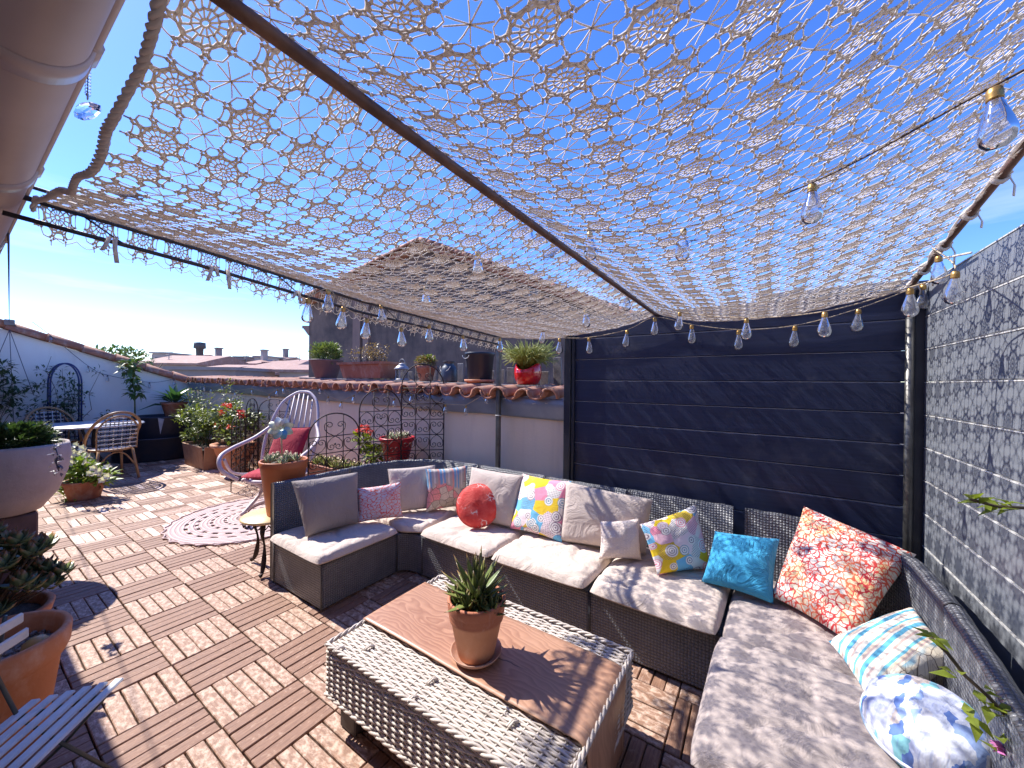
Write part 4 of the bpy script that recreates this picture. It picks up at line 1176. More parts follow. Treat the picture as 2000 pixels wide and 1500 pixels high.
tag(q.build('moss', leafmat('moss green', (.06, .12, .03), (.10, .17, .04)), pot), kind='stuff')

# ================================================================ foliage helpers
def bush(q, c, rad, n, ln, w, rg, upb=.35, shell_=.5):
    c = np.array(c, float)
    for k in range(n):
        v = np.array([rg.gauss(0, 1), rg.gauss(0, 1), rg.gauss(0, 1)]); v /= np.linalg.norm(v)
        r = shell_ + (1 - shell_) * rg.random() ** .5
        lump = .8 + .35 * mnoise.noise(Vector(tuple(v * 2.3 + c)))
        p = c + v * np.array(rad) * r * lump
        d = v + np.array([rg.uniform(-.8, .8), rg.uniform(-.8, .8), rg.uniform(-.5, .8) + upb])
        q.leaf(p, d, ln * rg.uniform(.6, 1.25), w * rg.uniform(.7, 1.2), up=(rg.uniform(-.4, .4), rg.uniform(-.4, .4), 1))
def twig(q, p0, p1, r, n=5, wob=.03, rg=rng):
    p0, p1 = np.array(p0, float), np.array(p1, float); L_ = np.linalg.norm(p1 - p0)
    pts = [p0 + (p1 - p0) * t + np.array([rg.uniform(-1, 1), rg.uniform(-1, 1), rg.uniform(-.5, .5)]) * wob * L_ * (0 if t in (0, 1) else 1) for t in np.linspace(0, 1, n)]
    q.tube(pts, [r * (1 - .6 * t) for t in np.linspace(0, 1, n)], 5); return pts
M_stem = plain('brown stem', (.16, .11, .07), (.09, .065, .045), 20, .8)
M_gstem = plain('green stem', (.13, .17, .06), (.09, .12, .04), 20, .7)
M_lf_dark = leafmat('dark green leaf', (.045, .085, .03), (.075, .12, .04))
M_lf_mid = leafmat('mid green leaf', (.085, .15, .035), (.14, .20, .05))
M_lf_yel = leafmat('yellow green leaf', (.22, .26, .05), (.13, .19, .045))
M_lf_dry = leafmat('dry brown leaf', (.26, .16, .07), (.30, .22, .10))
M_red_fl = leafmat('red petal', (.70, .045, .03), (.72, .10, .04))
M_pink_fl = leafmat('pink petal', (.62, .16, .50), (.70, .28, .55))
M_white_fl = leafmat('white petal', (.80, .78, .74), (.74, .70, .66))

# ================================================================ neighbour building with the big gable
GB = thing('gable_building', 'big old stained building with tiled gable behind the parapet', 'building', (-7, 9, -9))
YG = 7.0; tg = R_(9)
def gp(u, v, off=0.0):
    r = _ray(u, v); n_ = np.array([math.sin(tg), -math.cos(tg), 0]); p0 = np.array([-7.0, YG, 0]) - n_ * off
    t = ((p0 - np.array([0, 0, CAM_H])) @ n_) / (r @ n_); return np.array([0, 0, CAM_H]) + r * t
ge = np.array([math.cos(tg), math.sin(tg), 0]); gn = np.array([math.sin(tg), -math.cos(tg), 0])
Lx, Ax, Rx = gp(604, 598), gp(832, 487), gp(1330, 668)
back = -gn * 7.0
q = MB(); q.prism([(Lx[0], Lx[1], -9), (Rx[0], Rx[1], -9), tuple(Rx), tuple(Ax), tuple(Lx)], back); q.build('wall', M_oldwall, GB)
for (ua, ub) in ((692, 706), (712, 722)):
    a, b = gp(ua, 640), gp(ub, 640); zt = (Lx + (Ax - Lx) * ((ua - 604) / 228))[2] - .25
    q = MB(); q.prism([(a[0], a[1], -9), (b[0], b[1], -9), (b[0], b[1], zt), (a[0], a[1], zt)], gn * .06); q.build('pilaster', M_oldstrip, GB)
def slope(A, B, name, n, over=.25):
    A = A + np.array([0, 0, .02]); B = B + np.array([0, 0, .02])
    o_ = gn * over; th_ = np.array([0, 0, .10])
    q = MB(); V = [A + o_, B + o_, B + back, A + back]; V = V + [v + th_ for v in V]
    q.add(V, [(3, 2, 1, 0), (4, 5, 6, 7), (0, 1, 5, 4), (1, 2, 6, 5), (2, 3, 7, 6), (3, 0, 4, 7)], smooth=False); ro = q.build('roof', M_tile, GB)
    d = nrm(B - A); side = nrm(np.cross(d, gn)); L_ = np.linalg.norm(B - A)
    for k in range(n):
        q = MB(); c_ = A + o_ * .95 + (B - A) * ((k + .5) / n) + th_ * 1.1
        shell(q, c_, d, gn, (0, 0, 1) if False else -side if side[2] < 0 else side, .13, L_ / n * 1.15, .02, taper=.82, n=8); q.build('verge_tile', M_tile, ro)
slope(Lx, Ax, 'l', 15); slope(Rx, Ax, 'r', 30)
cA = gp(592, 641); cB = gp(606, 641)
q = MB(); q.prism([cA, cB, gp(606, 655), gp(602, 655)], back * .9); q.prism([gp(590, 636), gp(606, 636), gp(606, 641.5), gp(590, 641.5)], back * .9); q.build('cornice', M_oldstrip, GB)
for (ua, ub, va, vb) in ((1034, 1052, 560, 590),):
    a, b, c_, d_ = gp(ua, vb), gp(ub, vb), gp(ub, va), gp(ua, va)
    q = MB(); q.prism([a, b, c_, d_], gn * .05); wnd = q.build('window', plain('pale shutter', (.42, .45, .5)), GB)
    q = MB(); m_ = (a + b) / 2; q.prism([a * .8 + b * .2, a * .2 + b * .8, c_ * .8 + d_ * .2, d_ * .8 + c_ * .2], gn * .06); q.build('pane', plain('dark glass', (.03, .035, .05), rough=.1), wnd)

# ================================================================ far roofs of the town
M_roofpink = terracotta('haze paled roof', (.38, .215, .165), (.28, .155, .12), (.46, .35, .31), 1.2)  # roof and wall tones partly paled in place of distance haze
M_fwall = [plain('far wall %d' % k, c_, rough=.9, scale=.4) for k, c_ in enumerate(((.40, .32, .30), (.30, .245, .24), (.46, .385, .35), (.27, .23, .23)))]
M_fwin = plain('far window', (.05, .055, .075), rough=.3)
Rh = nrm((_R[0], _R[1], 0)); Fh = nrm((_F[0], _F[1], 0))
def far_house(u0, u1, vr, ve, d, label, wall, deep=9.0, hip=.0, wins=4, chim=0):
    a = P(u0, ve, d=d); b = P(u1, ve, d=d); ze = (a[2] + b[2]) / 2; zr = P((u0 + u1) / 2, vr, d=d + deep / 2)[2]
    a[2] = b[2] = ze; fw = Fh * deep
    t = thing('town_house', label, 'house', ((a[0] + b[0]) / 2, (a[1] + b[1]) / 2, -9), 'far town houses')
    q = MB(); q.prism([(a[0], a[1], -9), (b[0], b[1], -9), tuple(b), tuple(a)], fw); q.build('wall', wall, t)
    L_ = np.linalg.norm(b - a)
    if zr > ze + .3:
        r0 = a + fw / 2 + (b - a) * hip; r1 = b + fw / 2 - (b - a) * hip; r0[2] = r1[2] = zr
        o_ = Rh * .4; f_ = Fh * .4; q = MB(); dn = np.array([0, 0, .25])
        V = [a - o_ - f_, b + o_ - f_, r1 + o_ * (1 - hip * 2), r0 - o_ * (1 - hip * 2), a + fw - o_ + f_, b + fw + o_ + f_]; V = V + [v - dn for v in V]
        q.add(V, [(0, 1, 2, 3), (5, 4, 3, 2), (0, 3, 4), (1, 5, 2), (7, 6, 9, 8), (10, 11, 8, 9), (6, 7, 1, 0), (10, 4, 5, 11), (6, 0, 4, 10), (1, 7, 11, 5)], smooth=False); ro = q.build('roof', M_roofpink, t)
        for k in range(chim):
            c_ = r0 + (r1 - r0) * (.25 + .45 * k); q = MB(); q.box(c_ + np.array([0, 0, .6]), (.9, .7, 1.8)); q.box(c_ + np.array([0, 0, 1.6]), (1.2, 1.0, .18)); q.build('chimney', wall, ro)
    else:
        q = MB(); q.box((a + b) / 2 + fw / 2 + np.array([0, 0, .1]), (L_ + .5, deep + .5, .25), ax=(Rh, Fh, (0, 0, 1))); q.build('roof', wall, t)
    for k in range(wins):
        c_ = a + (b - a) * ((k + .5) / wins); 
        q = MB(); q.box(c_ + np.array([0, 0, -1.35]) - Fh * .03, (min(1.1, L_ / wins * .4), .12, 1.3), ax=(Rh, Fh, (0, 0, 1))); q.build('window', M_fwin, t)
far_house(272, 384, 694, 709, 46, 'long low pink roof just right of the white wall coping', M_fwall[0], 10, 0, 6)
far_house(375, 424, 699, 712, 58, 'house with round chimney top between the pink roofs', M_fwall[1], 8, 0, 2, 1)
far_house(402, 423, 699, 698, 70, 'flat topped cream block behind the chimney house', M_fwall[2], 8, 0, 1)
far_house(440, 545, 704, 727, 38, 'big rubble strewn pink hipped roof in mid distance', M_fwall[3], 14, .22, 4)
far_house(458, 480, 699, 698, 72, 'small dark flat topped block behind the hipped roof', M_fwall[1], 8, 0, 1)
far_house(497, 522, 698, 697, 70, 'pale flat topped block right of the dark one', M_fwall[2], 8, 0, 1)
far_house(424, 470, 704, 709, 80, 'low roof filling the gap behind the hipped roof', M_fwall[1], 9, 0, 2)
far_house(520, 572, 704, 707, 52, 'low mauve house beside the big gable building', M_fwall[0], 10, .1, 3)
far_house(560, 625, 702, 706, 62, 'long pale house half hidden by the gable building', M_fwall[2], 10, 0, 3)
far_house(296, 322, 690, 690, 64, 'small pale block behind the long pink roof', M_fwall[2], 8, 0, 1)
far_house(345, 372, 692, 698, 66, 'little gabled house left of the dark round vent', M_fwall[0], 8, 0, 2, 1)
far_house(424, 440, 700, 700, 56, 'narrow mauve tower block in the middle of the roofs', M_fwall[3], 6, 0, 1)
far_house(476, 500, 703, 710, 57, 'small tiled house between the two flat blocks', M_fwall[2], 8, 0, 2, 1)
far_house(528, 552, 697, 702, 74, 'tiny far gabled roof right of the pale flat block', M_fwall[1], 8, 0, 1, 1)
far_house(395, 448, 712, 719, 42, 'orange tiled roof in front of the chimney house', M_fwall[2], 8, 0, 3)
far_house(546, 606, 712, 722, 34, 'pink tiled house nearest the foot of the gable building', M_fwall[2], 7, .1, 3)
far_house(330, 460, 724, 722, 30, 'grey flank wall below the long pink roof', M_fwall[3], 5, 0, 5)
far_house(535, 640, 733, 746, 24, 'low orange tiled roof at the foot of the gable building', M_fwall[1], 10, 0, 2)
# dark round vent on the chimney house, slim cypress tops and antennas
c_ = P(390, 700, d=60); q = MB(); q.lathe([(.0005, 2.6), (.75, 2.5), (.8, 1.6), (.5, 1.5), (.45, 0), (.45, -1)], c_, 14); o = q.build('roof_vent', plain('dark vent metal', (.09, .085, .09)), None, (c_[0], c_[1], c_[2] - 1)); tag(o, 'dark round capped vent on the chimney house roof', 'vent')
rg = random.Random(3)
for (u, v, d, h_) in ((434, 697, 75, 3.0), (450, 699, 75, 2.4)):
    c_ = P(u, v, d=d); t = thing('cypress_tree', 'slim dark cypress tip poking above the roofs, %s one' % ('taller left' if u < 440 else 'shorter right'), 'tree', (c_[0], c_[1], -9))
    q = MB(); q.tube([(c_[0], c_[1], -9), (c_[0], c_[1], c_[2])], .25, 6); q.build('trunk', M_stem, t)
    q = MB(); bush(q, (c_[0], c_[1], c_[2] - h_), (.7, .7, h_), 220, .6, .3, rg, 1.0); q.build('crown', M_lf_dark, t)
for (u, v, d) in ((330, 688, 48), (481, 692, 60), (585, 694, 62)):
    c_ = P(u, v, d=d); q = MB(); q.tube([(c_[0], c_[1], c_[2] - 3.5), tuple(c_)], .045, 5)
    for k in range(3): q.tube([tuple(c_ - Rh * (.6 - .12 * k) - np.array([0, 0, .3 * k])), tuple(c_ + Rh * (.6 - .12 * k) - np.array([0, 0, .3 * k]))], .03, 4)
    o = q.build('antenna', plain('antenna metal', (.25, .24, .25)), None, (c_[0], c_[1], c_[2] - 3.5)); tag(o, 'thin roof antenna %s' % {330: 'on the long pink roof', 481: 'near the flat dark block', 585: 'beside the gable building'}[u], 'antenna')
# tree behind the white wall
t = thing('tree', 'leafy tree top showing over the white wall coping', 'tree', (-15.5, 3.0, -9)); q = MB(); c_ = P(248, 706, d=10.5)
q.tube([(c_[0], c_[1], -9), (c_[0], c_[1], c_[2] - .6)], [.25, .1], 8)
for k in range(9): twig(q, (c_[0], c_[1], c_[2] - 1.2), c_ + np.array([rg.uniform(-.9, .9), rg.uniform(-.9, .9), rg.uniform(-.2, .25)]), .03)
q.build('trunk', M_stem, t); q = MB()
for (u, v, r_) in ((200, 693, .26), (224, 690, .30), (242, 694, .22), (259, 695, .30), (280, 702, .22), (235, 704, .2)):
    bush(q, P(u, v, d=10.5 + rg.uniform(-.3, .3)), (r_, r_, r_ * .8), 90, .13, .07, rg)
q.build('crown', M_lf_mid, t); t.location = (c_[0], c_[1], -9)
for ch in t.children: ch.data.transform(Matrix.Translation(Vector((-15.5 - c_[0], 3.0 - c_[1], 0))))

# ================================================================ shelf planks and pots along the parapet
YP = 2.98
def pz(x): return 1.445 + (x + 5.03) * (1.385 - 1.445) / (5.03 - 1.77)
M_oldplank = plain('grey weathered plank', (.30, .27, .25), (.16, .14, .13), 12, .9, 0, .4, 50)
for (xa, xb, lb) in ((-5.55, -4.25, 'weathered shelf plank under the mauve bowl and long planter'), (-4.22, -2.72, 'weathered shelf plank under the lantern and milk can'), (-2.68, -1.35, 'weathered shelf plank under the dark bucket and red pot')):
    q = MB(); a = np.array([xa, YP, pz(xa) - .014]); b = np.array([xb, YP, pz(xb) - .014]); d = nrm(b - a)
    q.box((a + b) / 2, (np.linalg.norm(b - a), .26, .024), ax=(d, (0, 1, 0), np.cross(d, (0, 1, 0))), bev=.003)
    o = q.build('shelf_plank', M_oldplank, None, ((xa + xb) / 2, YP, pz(xa) - .03)); tag(o, lb, 'plank', 'shelf planks on the parapet')
pal = thing('pallet_screen', 'row of grey upright pallet boards behind the pots on the parapet', 'pallet', (-2.6, 3.22, 1.3))
for k in range(22):
    x = -4.3 + k * .135 + rg.uniform(-.02, .02); h_ = rg.uniform(.20, .36)
    q = MB(); q.box((x, 3.22 + rg.uniform(-.01, .01), 1.30 + h_ / 2), (.085, .018, h_), ax=((1, 0, rg.uniform(-.05, .05)), (0, 1, 0), (rg.uniform(-.05, .05), 0, 1)), bev=.003); q.build('board', M_oldplank, pal)
q = MB(); q.box((-2.9, 3.24, 1.36), (2.9, .02, .07)); q.build('rail', M_oldplank, pal)
def potlathe(name, label, cat, x, y, z, prof, mat, n=32, sx=1, sy=1):
    t = thing(name, label, cat, (x, y, z)); q = MB(); q.lathe(prof, (x, y, z), n, sx, sy); q.build('pot', mat, t); return t
def soil(t, x, y, z, r, mat=None, sx=1, sy=1):
    q = MB(); q.lathe([(.0005, .006), (r * .6, .004), (r, 0)], (x, y, z), 20, sx, sy); q.build('soil', mat or M_soil, t)
rg = random.Random(21)
x = P(637, 720, y=YP)[0]; z = pz(x); M_mauve = plain('mauve stoneware', (.20, .125, .13), (.15, .095, .105), 8, .55)
t = potlathe('potted_shrub', 'round green shrub in a mauve bowl pot, leftmost on the parapet', 'potted plant', x, YP, z, pot_profile(.14, .215, .25, .02, .01), M_mauve); soil(t, x, YP, z + .21, .19)
q = MB(); bush(q, (x, YP, z + .32), (.28, .22, .19), 1700, .06, .018, rg, .8, .3); q.build('foliage', leafmat('soft shrub leaf', (.17, .22, .06), (.23, .27, .08)), t)
# long planter
xa = P(680, 720, y=YP)[0]; xb = P(762, 720, y=YP)[0]; xm = (xa + xb) / 2; z = pz(xm) + .012; hw = (xb - xa) / 2
t = thing('trough_planter', 'long terracotta trough with a dried brown plant on the parapet', 'potted plant', (xm, YP, z))
def trough(q, cx, cy, z, lx, ly, h, flare, rim, ax=None):
    def ring(zz, a, b): return [(cx - a, cy - b, zz), (cx + a, cy - b, zz), (cx + a, cy + b, zz), (cx - a, cy + b, zz)]
    rs = [ring(z, lx - flare, ly - flare), ring(z + h - rim, lx - rim * .4, ly - rim * .4), ring(z + h - rim, lx + .008, ly + .008), ring(z + h, lx + .012, ly + .012), ring(z + h, lx - .012, ly - .012), ring(z + h * .82, lx - .02, ly - .02)]
    V = [p for r_ in rs for p in r_]; F = [(3, 2, 1, 0)]
    for k in range(len(rs) - 1):
        for i in range(4): F.append((k * 4 + i, k * 4 + (i + 1) % 4, k * 4 + 4 + (i + 1) % 4, k * 4 + 4 + i))
    q.add(V, F, smooth=False)
    return F
q = MB(); trough(q, xm, YP, z, hw, .15, .20, .05, .03); q.build('pot', M_terr_dk, t)
q = MB(); q.add([(xm - hw + .02, YP - .13, z + .165), (xm + hw - .02, YP - .13, z + .165), (xm + hw - .02, YP + .13, z + .165), (xm - hw + .02, YP + .13, z + .165)], [(0, 1, 2, 3)]); q.build('soil', M_soil, t)
q = MB(); ql = MB()
for k in range(34):
    b = (xm + rg.uniform(-.2, .28), YP + rg.uniform(-.08, .08), z + .16); e = (b[0] + rg.uniform(-.16, .16), b[1] + rg.uniform(-.1, .1), z + .2 + rg.uniform(.06, .22)); twig(q, b, e, .004, 4)
    for _ in range(14): ql.leaf(np.array(e) + np.array([rg.uniform(-.05, .05), rg.uniform(-.05, .05), rg.uniform(-.09, .03)]), (rg.uniform(-1, 1), rg.uniform(-1, 1), rg.uniform(-.3, 1)), .035, .018)
q.build('stems', M_stem, t); ql.build('foliage', M_lf_dry, t)
# lantern
x = P(785, 720, y=YP)[0]; z = pz(x); M_lan = plain('whitewashed lantern metal', (.42, .40, .40), (.25, .24, .25), 20, .5, .4)
t = thing('lantern', 'small whitewashed metal lantern on the parapet', 'lantern', (x, YP, z))
q = MB(); q.lathe([(.0005, 0), (.085, 0), (.088, .012), (.075, .02), (.0005, .02)], (x, YP, z), 20); q.build('base', M_lan, t)
for a in range(6):
    q = MB(); q.box((x + .068 * math.cos(a * 1.047), YP + .068 * math.sin(a * 1.047), z + .075), (.008, .008, .115)); q.build('strut', M_lan, t)
q = MB(); q.lathe([(.088, .128), (.09, .136), (.06, .165), (.04, .178), (.045, .186), (.02, .20), (.0005, .205)], (x, YP, z), 20); q.build('roof', M_lan, t)
M_glass = G('thin clear glass'); _g = M_glass
tr_ = _g.n('ShaderNodeBsdfTransparent'); gl_ = _g.n('ShaderNodeBsdfGlossy'); gl_.inputs['Roughness'].default_value = .04; fr_ = _g.n('ShaderNodeFresnel'); fr_.inputs[0].default_value = 1.45
tr_.inputs[0].default_value = (.95, .96, .97, 1)
fm = _g.math('MULTIPLY_ADD', fr_.outputs[0], 1.2, .03)
df_ = _g.n('ShaderNodeBsdfDiffuse'); df_.inputs[0].default_value = (.85, .84, .82, 1); tl_ = _g.n('ShaderNodeBsdfTranslucent'); tl_.inputs[0].default_value = (.85, .84, .82, 1)
md_ = _g.n('ShaderNodeMixShader'); md_.inputs[0].default_value = .5; _g.t.links.new(df_.outputs[0], md_.inputs[1]); _g.t.links.new(tl_.outputs[0], md_.inputs[2])
mt_ = _g.n('ShaderNodeMixShader'); mt_.inputs[0].default_value = .16; _g.t.links.new(tr_.outputs[0], mt_.inputs[1]); _g.t.links.new(md_.outputs[0], mt_.inputs[2])
mx_ = _g.n('ShaderNodeMixShader'); _g.t.links.new(fm, mx_.inputs[0]); _g.t.links.new(mt_.outputs[0], mx_.inputs[1]); _g.t.links.new(gl_.outputs[0], mx_.inputs[2]); _g.t.links.new(mx_.outputs[0], _g.t.nodes['Material Output'].inputs[0]); M_glass = _g.m
q = MB(); q.lathe([(.064, .022), (.064, .128)], (x, YP, z), 20); q.build('glass', M_glass, t)
q = MB(); q.tube([(x + .05 * math.cos(a), YP, z + .205 + .045 * math.sin(a)) for a in np.linspace(0, math.pi, 10)], .003, 5); q.build('handle', M_lan, t)
# small terracotta pot with dry plant
x = P(832, 725, y=YP)[0]; z = pz(x)
t = potlathe('potted_plant', 'drying bushy plant in a small terracotta pot beside the milk can', 'potted plant', x, YP, z, pot_profile(.07, .112, .17, .035, .01), M_terr_dk); soil(t, x, YP, z + .145, .09)
q = MB(); bush(q, (x, YP, z + .21), (.15, .12, .08), 420, .04, .02, rg, .4, .2); q.build('foliage', M_lf_dry, t)
q = MB(); bush(q, (x + .02, YP, z + .23), (.14, .12, .07), 160, .04, .02, rg, .6, .2); q.build('green_foliage', M_lf_yel, t)
# milk can
x = P(877, 725, y=YP)[0]; z = pz(x); M_can = plain('dark galvanised can', (.12, .13, .14), (.06, .065, .075), 10, .42, .6)
t = thing('milk_can', 'dark metal milk can with wire handle on the parapet', 'milk can', (x, YP, z)); q = MB(); q.lathe([(.0005, 0), (.088, 0), (.09, .01), (.09, .12), (.075, .16), (.055, .18), (.052, .20), (.066, .215), (.068, .22), (.06, .22), (.048, .2)], (x, YP, z), 28); q.build('body', M_can, t)
q = MB(); q.tube([(x + .07 * math.cos(a), YP - .055 - .03 * math.sin(a), z + .165 - .06 * math.sin(a)) for a in np.linspace(0, math.pi, 14)], .0035, 6); q.build('handle', M_lan, t)
# dark bucket pot + saucer
x = P(937, 720, y=YP)[0]; z = pz(x)
q = MB(); q.lathe([(.0005, 0), (.13, 0), (.152, .035), (.155, .036), (.148, .012), (.0005, .012)], (x, YP, z), 32); o = q.build('saucer', M_terr, None, (x, YP, z)); tag(o, 'orange clay saucer under the dark bucket pot on the parapet', 'saucer')
t = potlathe('bucket_pot', 'empty looking dark blue bucket pot on the parapet', 'pot', x, YP, z + .014, [(.0005, 0), (.118, 0), (.12, .004), (.142, .26), (.151, .265), (.152, .285), (.148, .288), (.136, .285), (.13, .24)], plain('dark blue plastic', (.018, .024, .04), (.012, .016, .028), 5, .4), 40); soil(t, x, YP, z + .25, .13)
q = MB(); q.tube([(x - .06 + .04 * math.cos(a), YP - .148, z + .27 - .03 * math.sin(a)) for a in np.linspace(0, math.pi, 10)], .003, 5); q.build('handle', plain('white wire', (.7, .7, .68)), t)
# glossy red pot with pencil plant
x = P(1031, 725, y=YP)[0]; z = pz(x); M_redpot = plain('glossy red glaze', (.62, .012, .012), (.55, .010, .010), 4, .08, 0, .05, 12, Coat_Weight=.6)
t = thing('potted_pencil_plant', 'pencil thin green plant in a glossy red pot with dipped rim', 'potted plant', (x, YP, z)); q = MB()
prof = [(.0005, 0), (.075, 0), (.10, .012), (.122, .06), (.128, .11), (.124, .16), (.112, .20), (.104, .20), (.11, .15)]
V = []; n = 40
for (r_, h_) in prof:
    for k in range(n):
        a = 2 * math.pi * k / n; dip = 1 - .32 * (h_ / .2) ** 3 * max(0, math.cos(a + math.pi / 2 - .1)) ** 2
        V.append((x + r_ * math.cos(a), YP + r_ * math.sin(a), z + h_ * dip))
q.add(V, [(j * n + k, j * n + (k + 1) % n, (j + 1) * n + (k + 1) % n, (j + 1) * n + k) for j in range(len(prof) - 1) for k in range(n)]); q.build('pot', M_redpot, t); soil(t, x, YP, z + .13, .105)
q = MB()
for k in range(520):
    a = rg.uniform(0, 6.28); r_ = rg.uniform(0, .07); b = np.array([x + r_ * math.cos(a), YP + r_ * math.sin(a), z + .14]); s_ = rg.uniform(.3, 1.0)
    o1 = b + np.array([math.cos(a) * .14 * s_, math.sin(a) * .12 * s_, .17 * rg.uniform(.5, 1.1)]); o2 = o1 + np.array([math.cos(a) * .10 * s_ + rg.uniform(-.05, .05), math.sin(a) * .09 * s_, rg.uniform(-.08, .10)])
    q.tube([b, (b + o1) / 2 + np.array([0, 0, .02]), o1, o2], [.003, .003, .0028, .002], 4)
q.build('stems', leafmat('pencil stem', (.42, .42, .09), (.28, .33, .07)), t)
q = MB(); q.lathe([(.0005, 0), (.11, 0), (.13, .012), (.0005, .012)], (x, YP, z - .014), 28); q.build('base_plate', M_terr, t)

# ================================================================ wrought iron folding screens
M_iron = plain('rusty wrought iron', (.055, .033, .03), (.03, .02, .02), 25, .65, .4)
def spiral2(): 
    pts = [(0.0, -.48), (.22, -.34), (.38, -.12), (.40, .10)]
    c_ = (.19, .14); 
    for k in range(15):
        a = -.15 + k * .55; r_ = .215 * (1 - k / 17.5); pts.append((c_[0] + r_ * math.cos(a), c_[1] + r_ * math.sin(a)))
    return pts
SP = spiral2()
def screen_panel(parent, A, B, z0, zs, zt, rows, cols=3):
    A = np.array([A[0], A[1], 0.0]); B = np.array([B[0], B[1], 0.0]); L_ = np.linalg.norm(B - A); e = (B - A) / L_
    def W(s_, z): return A + e * s_ + np.array([0, 0, z])
    q = MB(); r = .0058
    top = [W(L_ / 2 - L_ / 2 * math.cos(a), zs + (zt - zs) * math.sin(a)) for a in np.linspace(0, math.pi, 22)]
    q.tube([W(0, 0.01)] + [W(0, zs * .5)] + top + [W(L_, zs * .5), W(L_, 0.01)], r, 6)
    
    for c_ in range(1, cols):
        s_ = L_ * c_ / cols; q.tube([W(s_, z0), W(s_, zs + (zt - zs) * math.sin(math.acos(1 - 2 * c_ / cols)))], r * .7, 5)
    dz = (zs - z0) / rows
    for k in range(rows + 1): q.tube([W(0, z0 + k * dz), W(L_, z0 + k * dz)], r * .75, 5)
    fr = q.build('panel_frame', M_iron, parent)
    cw = L_ / cols
    for k in range(rows):
        for cidx in range(cols):
            flip = 1 if (k + cidx) % 2 == 0 else -1
            q = MB()
            for m_ in (-1, 1):
                q.tube([W((cidx + .5) * cw + m_ * px_ * cw * 1.12, z0 + (k + .5) * dz + flip * py_ * dz) for px_, py_ in SP], r * .62, 4)
            q.build('scroll', M_iron, fr)
    for m_ in (-1, 1):
        q = MB(); q.tube([W(L_ / 2 + m_ * (.10 + px_ * 1.3) * cw, zs + (zt - zs) * .38 + py_ * (zt - zs) * .75) for px_, py_ in SP], r * .62, 4); q.build('scroll', M_iron, fr)
    for z_ in (z0 + dz, zs - dz * .5):
        q = MB(); q.ball(W(L_ / 2, z_), .010, 8, 5); q.build('rivet', M_iron, fr)
sB = thing('iron_screen', 'rusty scrollwork folding screen with three rising arches behind the sofa corner', 'screen', (-2.93, 2.1, 0))
p1, p2, p3, p4 = P(602, 900, x=-3.02)[:2], P(701, 900, x=-2.97)[:2], P(783, 900, y=2.42)[:2], P(866, 900, y=2.70)[:2]
screen_panel(sB, p1, p2, .52, .94, 1.13, 3); screen_panel(sB, p2, p3, .30, 1.13, 1.335, 6); screen_panel(sB, p3, p4, .30, 1.34, 1.575, 7)
sA = thing('iron_screen', 'rusty scrollwork folding screen standing behind the white rattan chair', 'screen', (-5.2, 2.3, 0))
a1, a2, a3, a4 = (-5.49, 2.0), P(503, 900, y=2.42)[:2], P(566, 900, y=2.60)[:2], P(604, 900, y=2.5)[:2]
screen_panel(sA, a1, P(478, 900, y=2.28)[:2], .12, .78, .95, 4); screen_panel(sA, P(480, 900, y=2.30)[:2], a2, .12, .98, 1.15, 5); screen_panel(sA, P(505, 900, y=2.44)[:2], a3, .12, .98, 1.15, 5)

# ================================================================ white rattan armchair
M_ratt = plain('white painted rattan', (.62, .53, .53), (.52, .43, .44), 14, .5, 0, .3, 60)
rc = np.array([-4.40, 2.06, 0.0]); ch = thing('rattan_armchair', 'white painted rattan armchair with tall hooped back by the rug', 'chair', tuple(rc))
th_c = R_(35); cs, sn = math.cos(th_c), math.sin(th_c)
def rl(s_, b, z): b *= 1.12; return rc + np.array([s_ * cs - b * sn, s_ * sn + b * cs, z])
def smooth(pts, n=8):
    pts = [np.array(p, float) for p in pts]; out = []
    for i in range(len(pts) - 1):
        p0, p1_, p2_, p3_ = pts[max(0, i - 1)], pts[i], pts[i + 1], pts[min(len(pts) - 1, i + 2)]
        for k in range(n):
            t = k / n; out.append(.5 * ((2 * p1_) + (-p0 + p2_) * t + (2 * p0 - 5 * p1_ + 4 * p2_ - p3_) * t * t + (-p0 + 3 * p1_ - 3 * p2_ + p3_) * t ** 3))
    return out + [pts[-1]]
hoop = smooth([rl(-.27, .10, .42), rl(-.29, .20, .75), rl(-.22, .34, 1.10), rl(-.10, .42, 1.24), rl(.0, .44, 1.265), rl(.10, .42, 1.24), rl(.22, .34, 1.10), rl(.29, .20, .75), rl(.27, .10, .42)])
q = MB(); q.tube(hoop, .017, 8); q.build('back_hoop', M_ratt, ch)
for k in range(6):
    s_ = -.15 + k * .06; q = MB(); q.tube([rl(s_ * 1.1, .13, .42), rl(s_ * 1.1, .24, .72), rl(s_ * .9, .40 - abs(s_) * .1, 1.245 - abs(s_) ** 2 * 3.2)], .009, 6); q.build('back_slat', M_ratt, ch)
for m_ in (-1, 1):
    q = MB(); q.tube(smooth([rl(m_ * .22, .30, .92), rl(m_ * .35, .12, .76), rl(m_ * .41, -.14, .68), rl(m_ * .40, -.30, .62), rl(m_ * .35, -.34, .50), rl(m_ * .27, -.24, .38)]), .020, 8); q.build('arm', M_ratt, ch)
    q = MB(); q.tube(smooth([rl(m_ * .36, -.30, .60), rl(m_ * .35, -.20, .44), rl(m_ * .30, .0, .38), rl(m_ * .26, .12, .42)]), .014, 8); q.build('arm_brace', M_ratt, ch)
    q = MB(); q.tube(smooth([rl(m_ * .22, -.24, .38), rl(m_ * .16, -.05, .22), rl(m_ * .20, -.28, .03)]), .018, 8); q.build('leg', M_ratt, ch)
    q = MB(); q.tube(smooth([rl(m_ * .22, .14, .40), rl(m_ * .15, .02, .2), rl(m_ * .22, .24, .03)]), .018, 8); q.build('leg', M_ratt, ch)
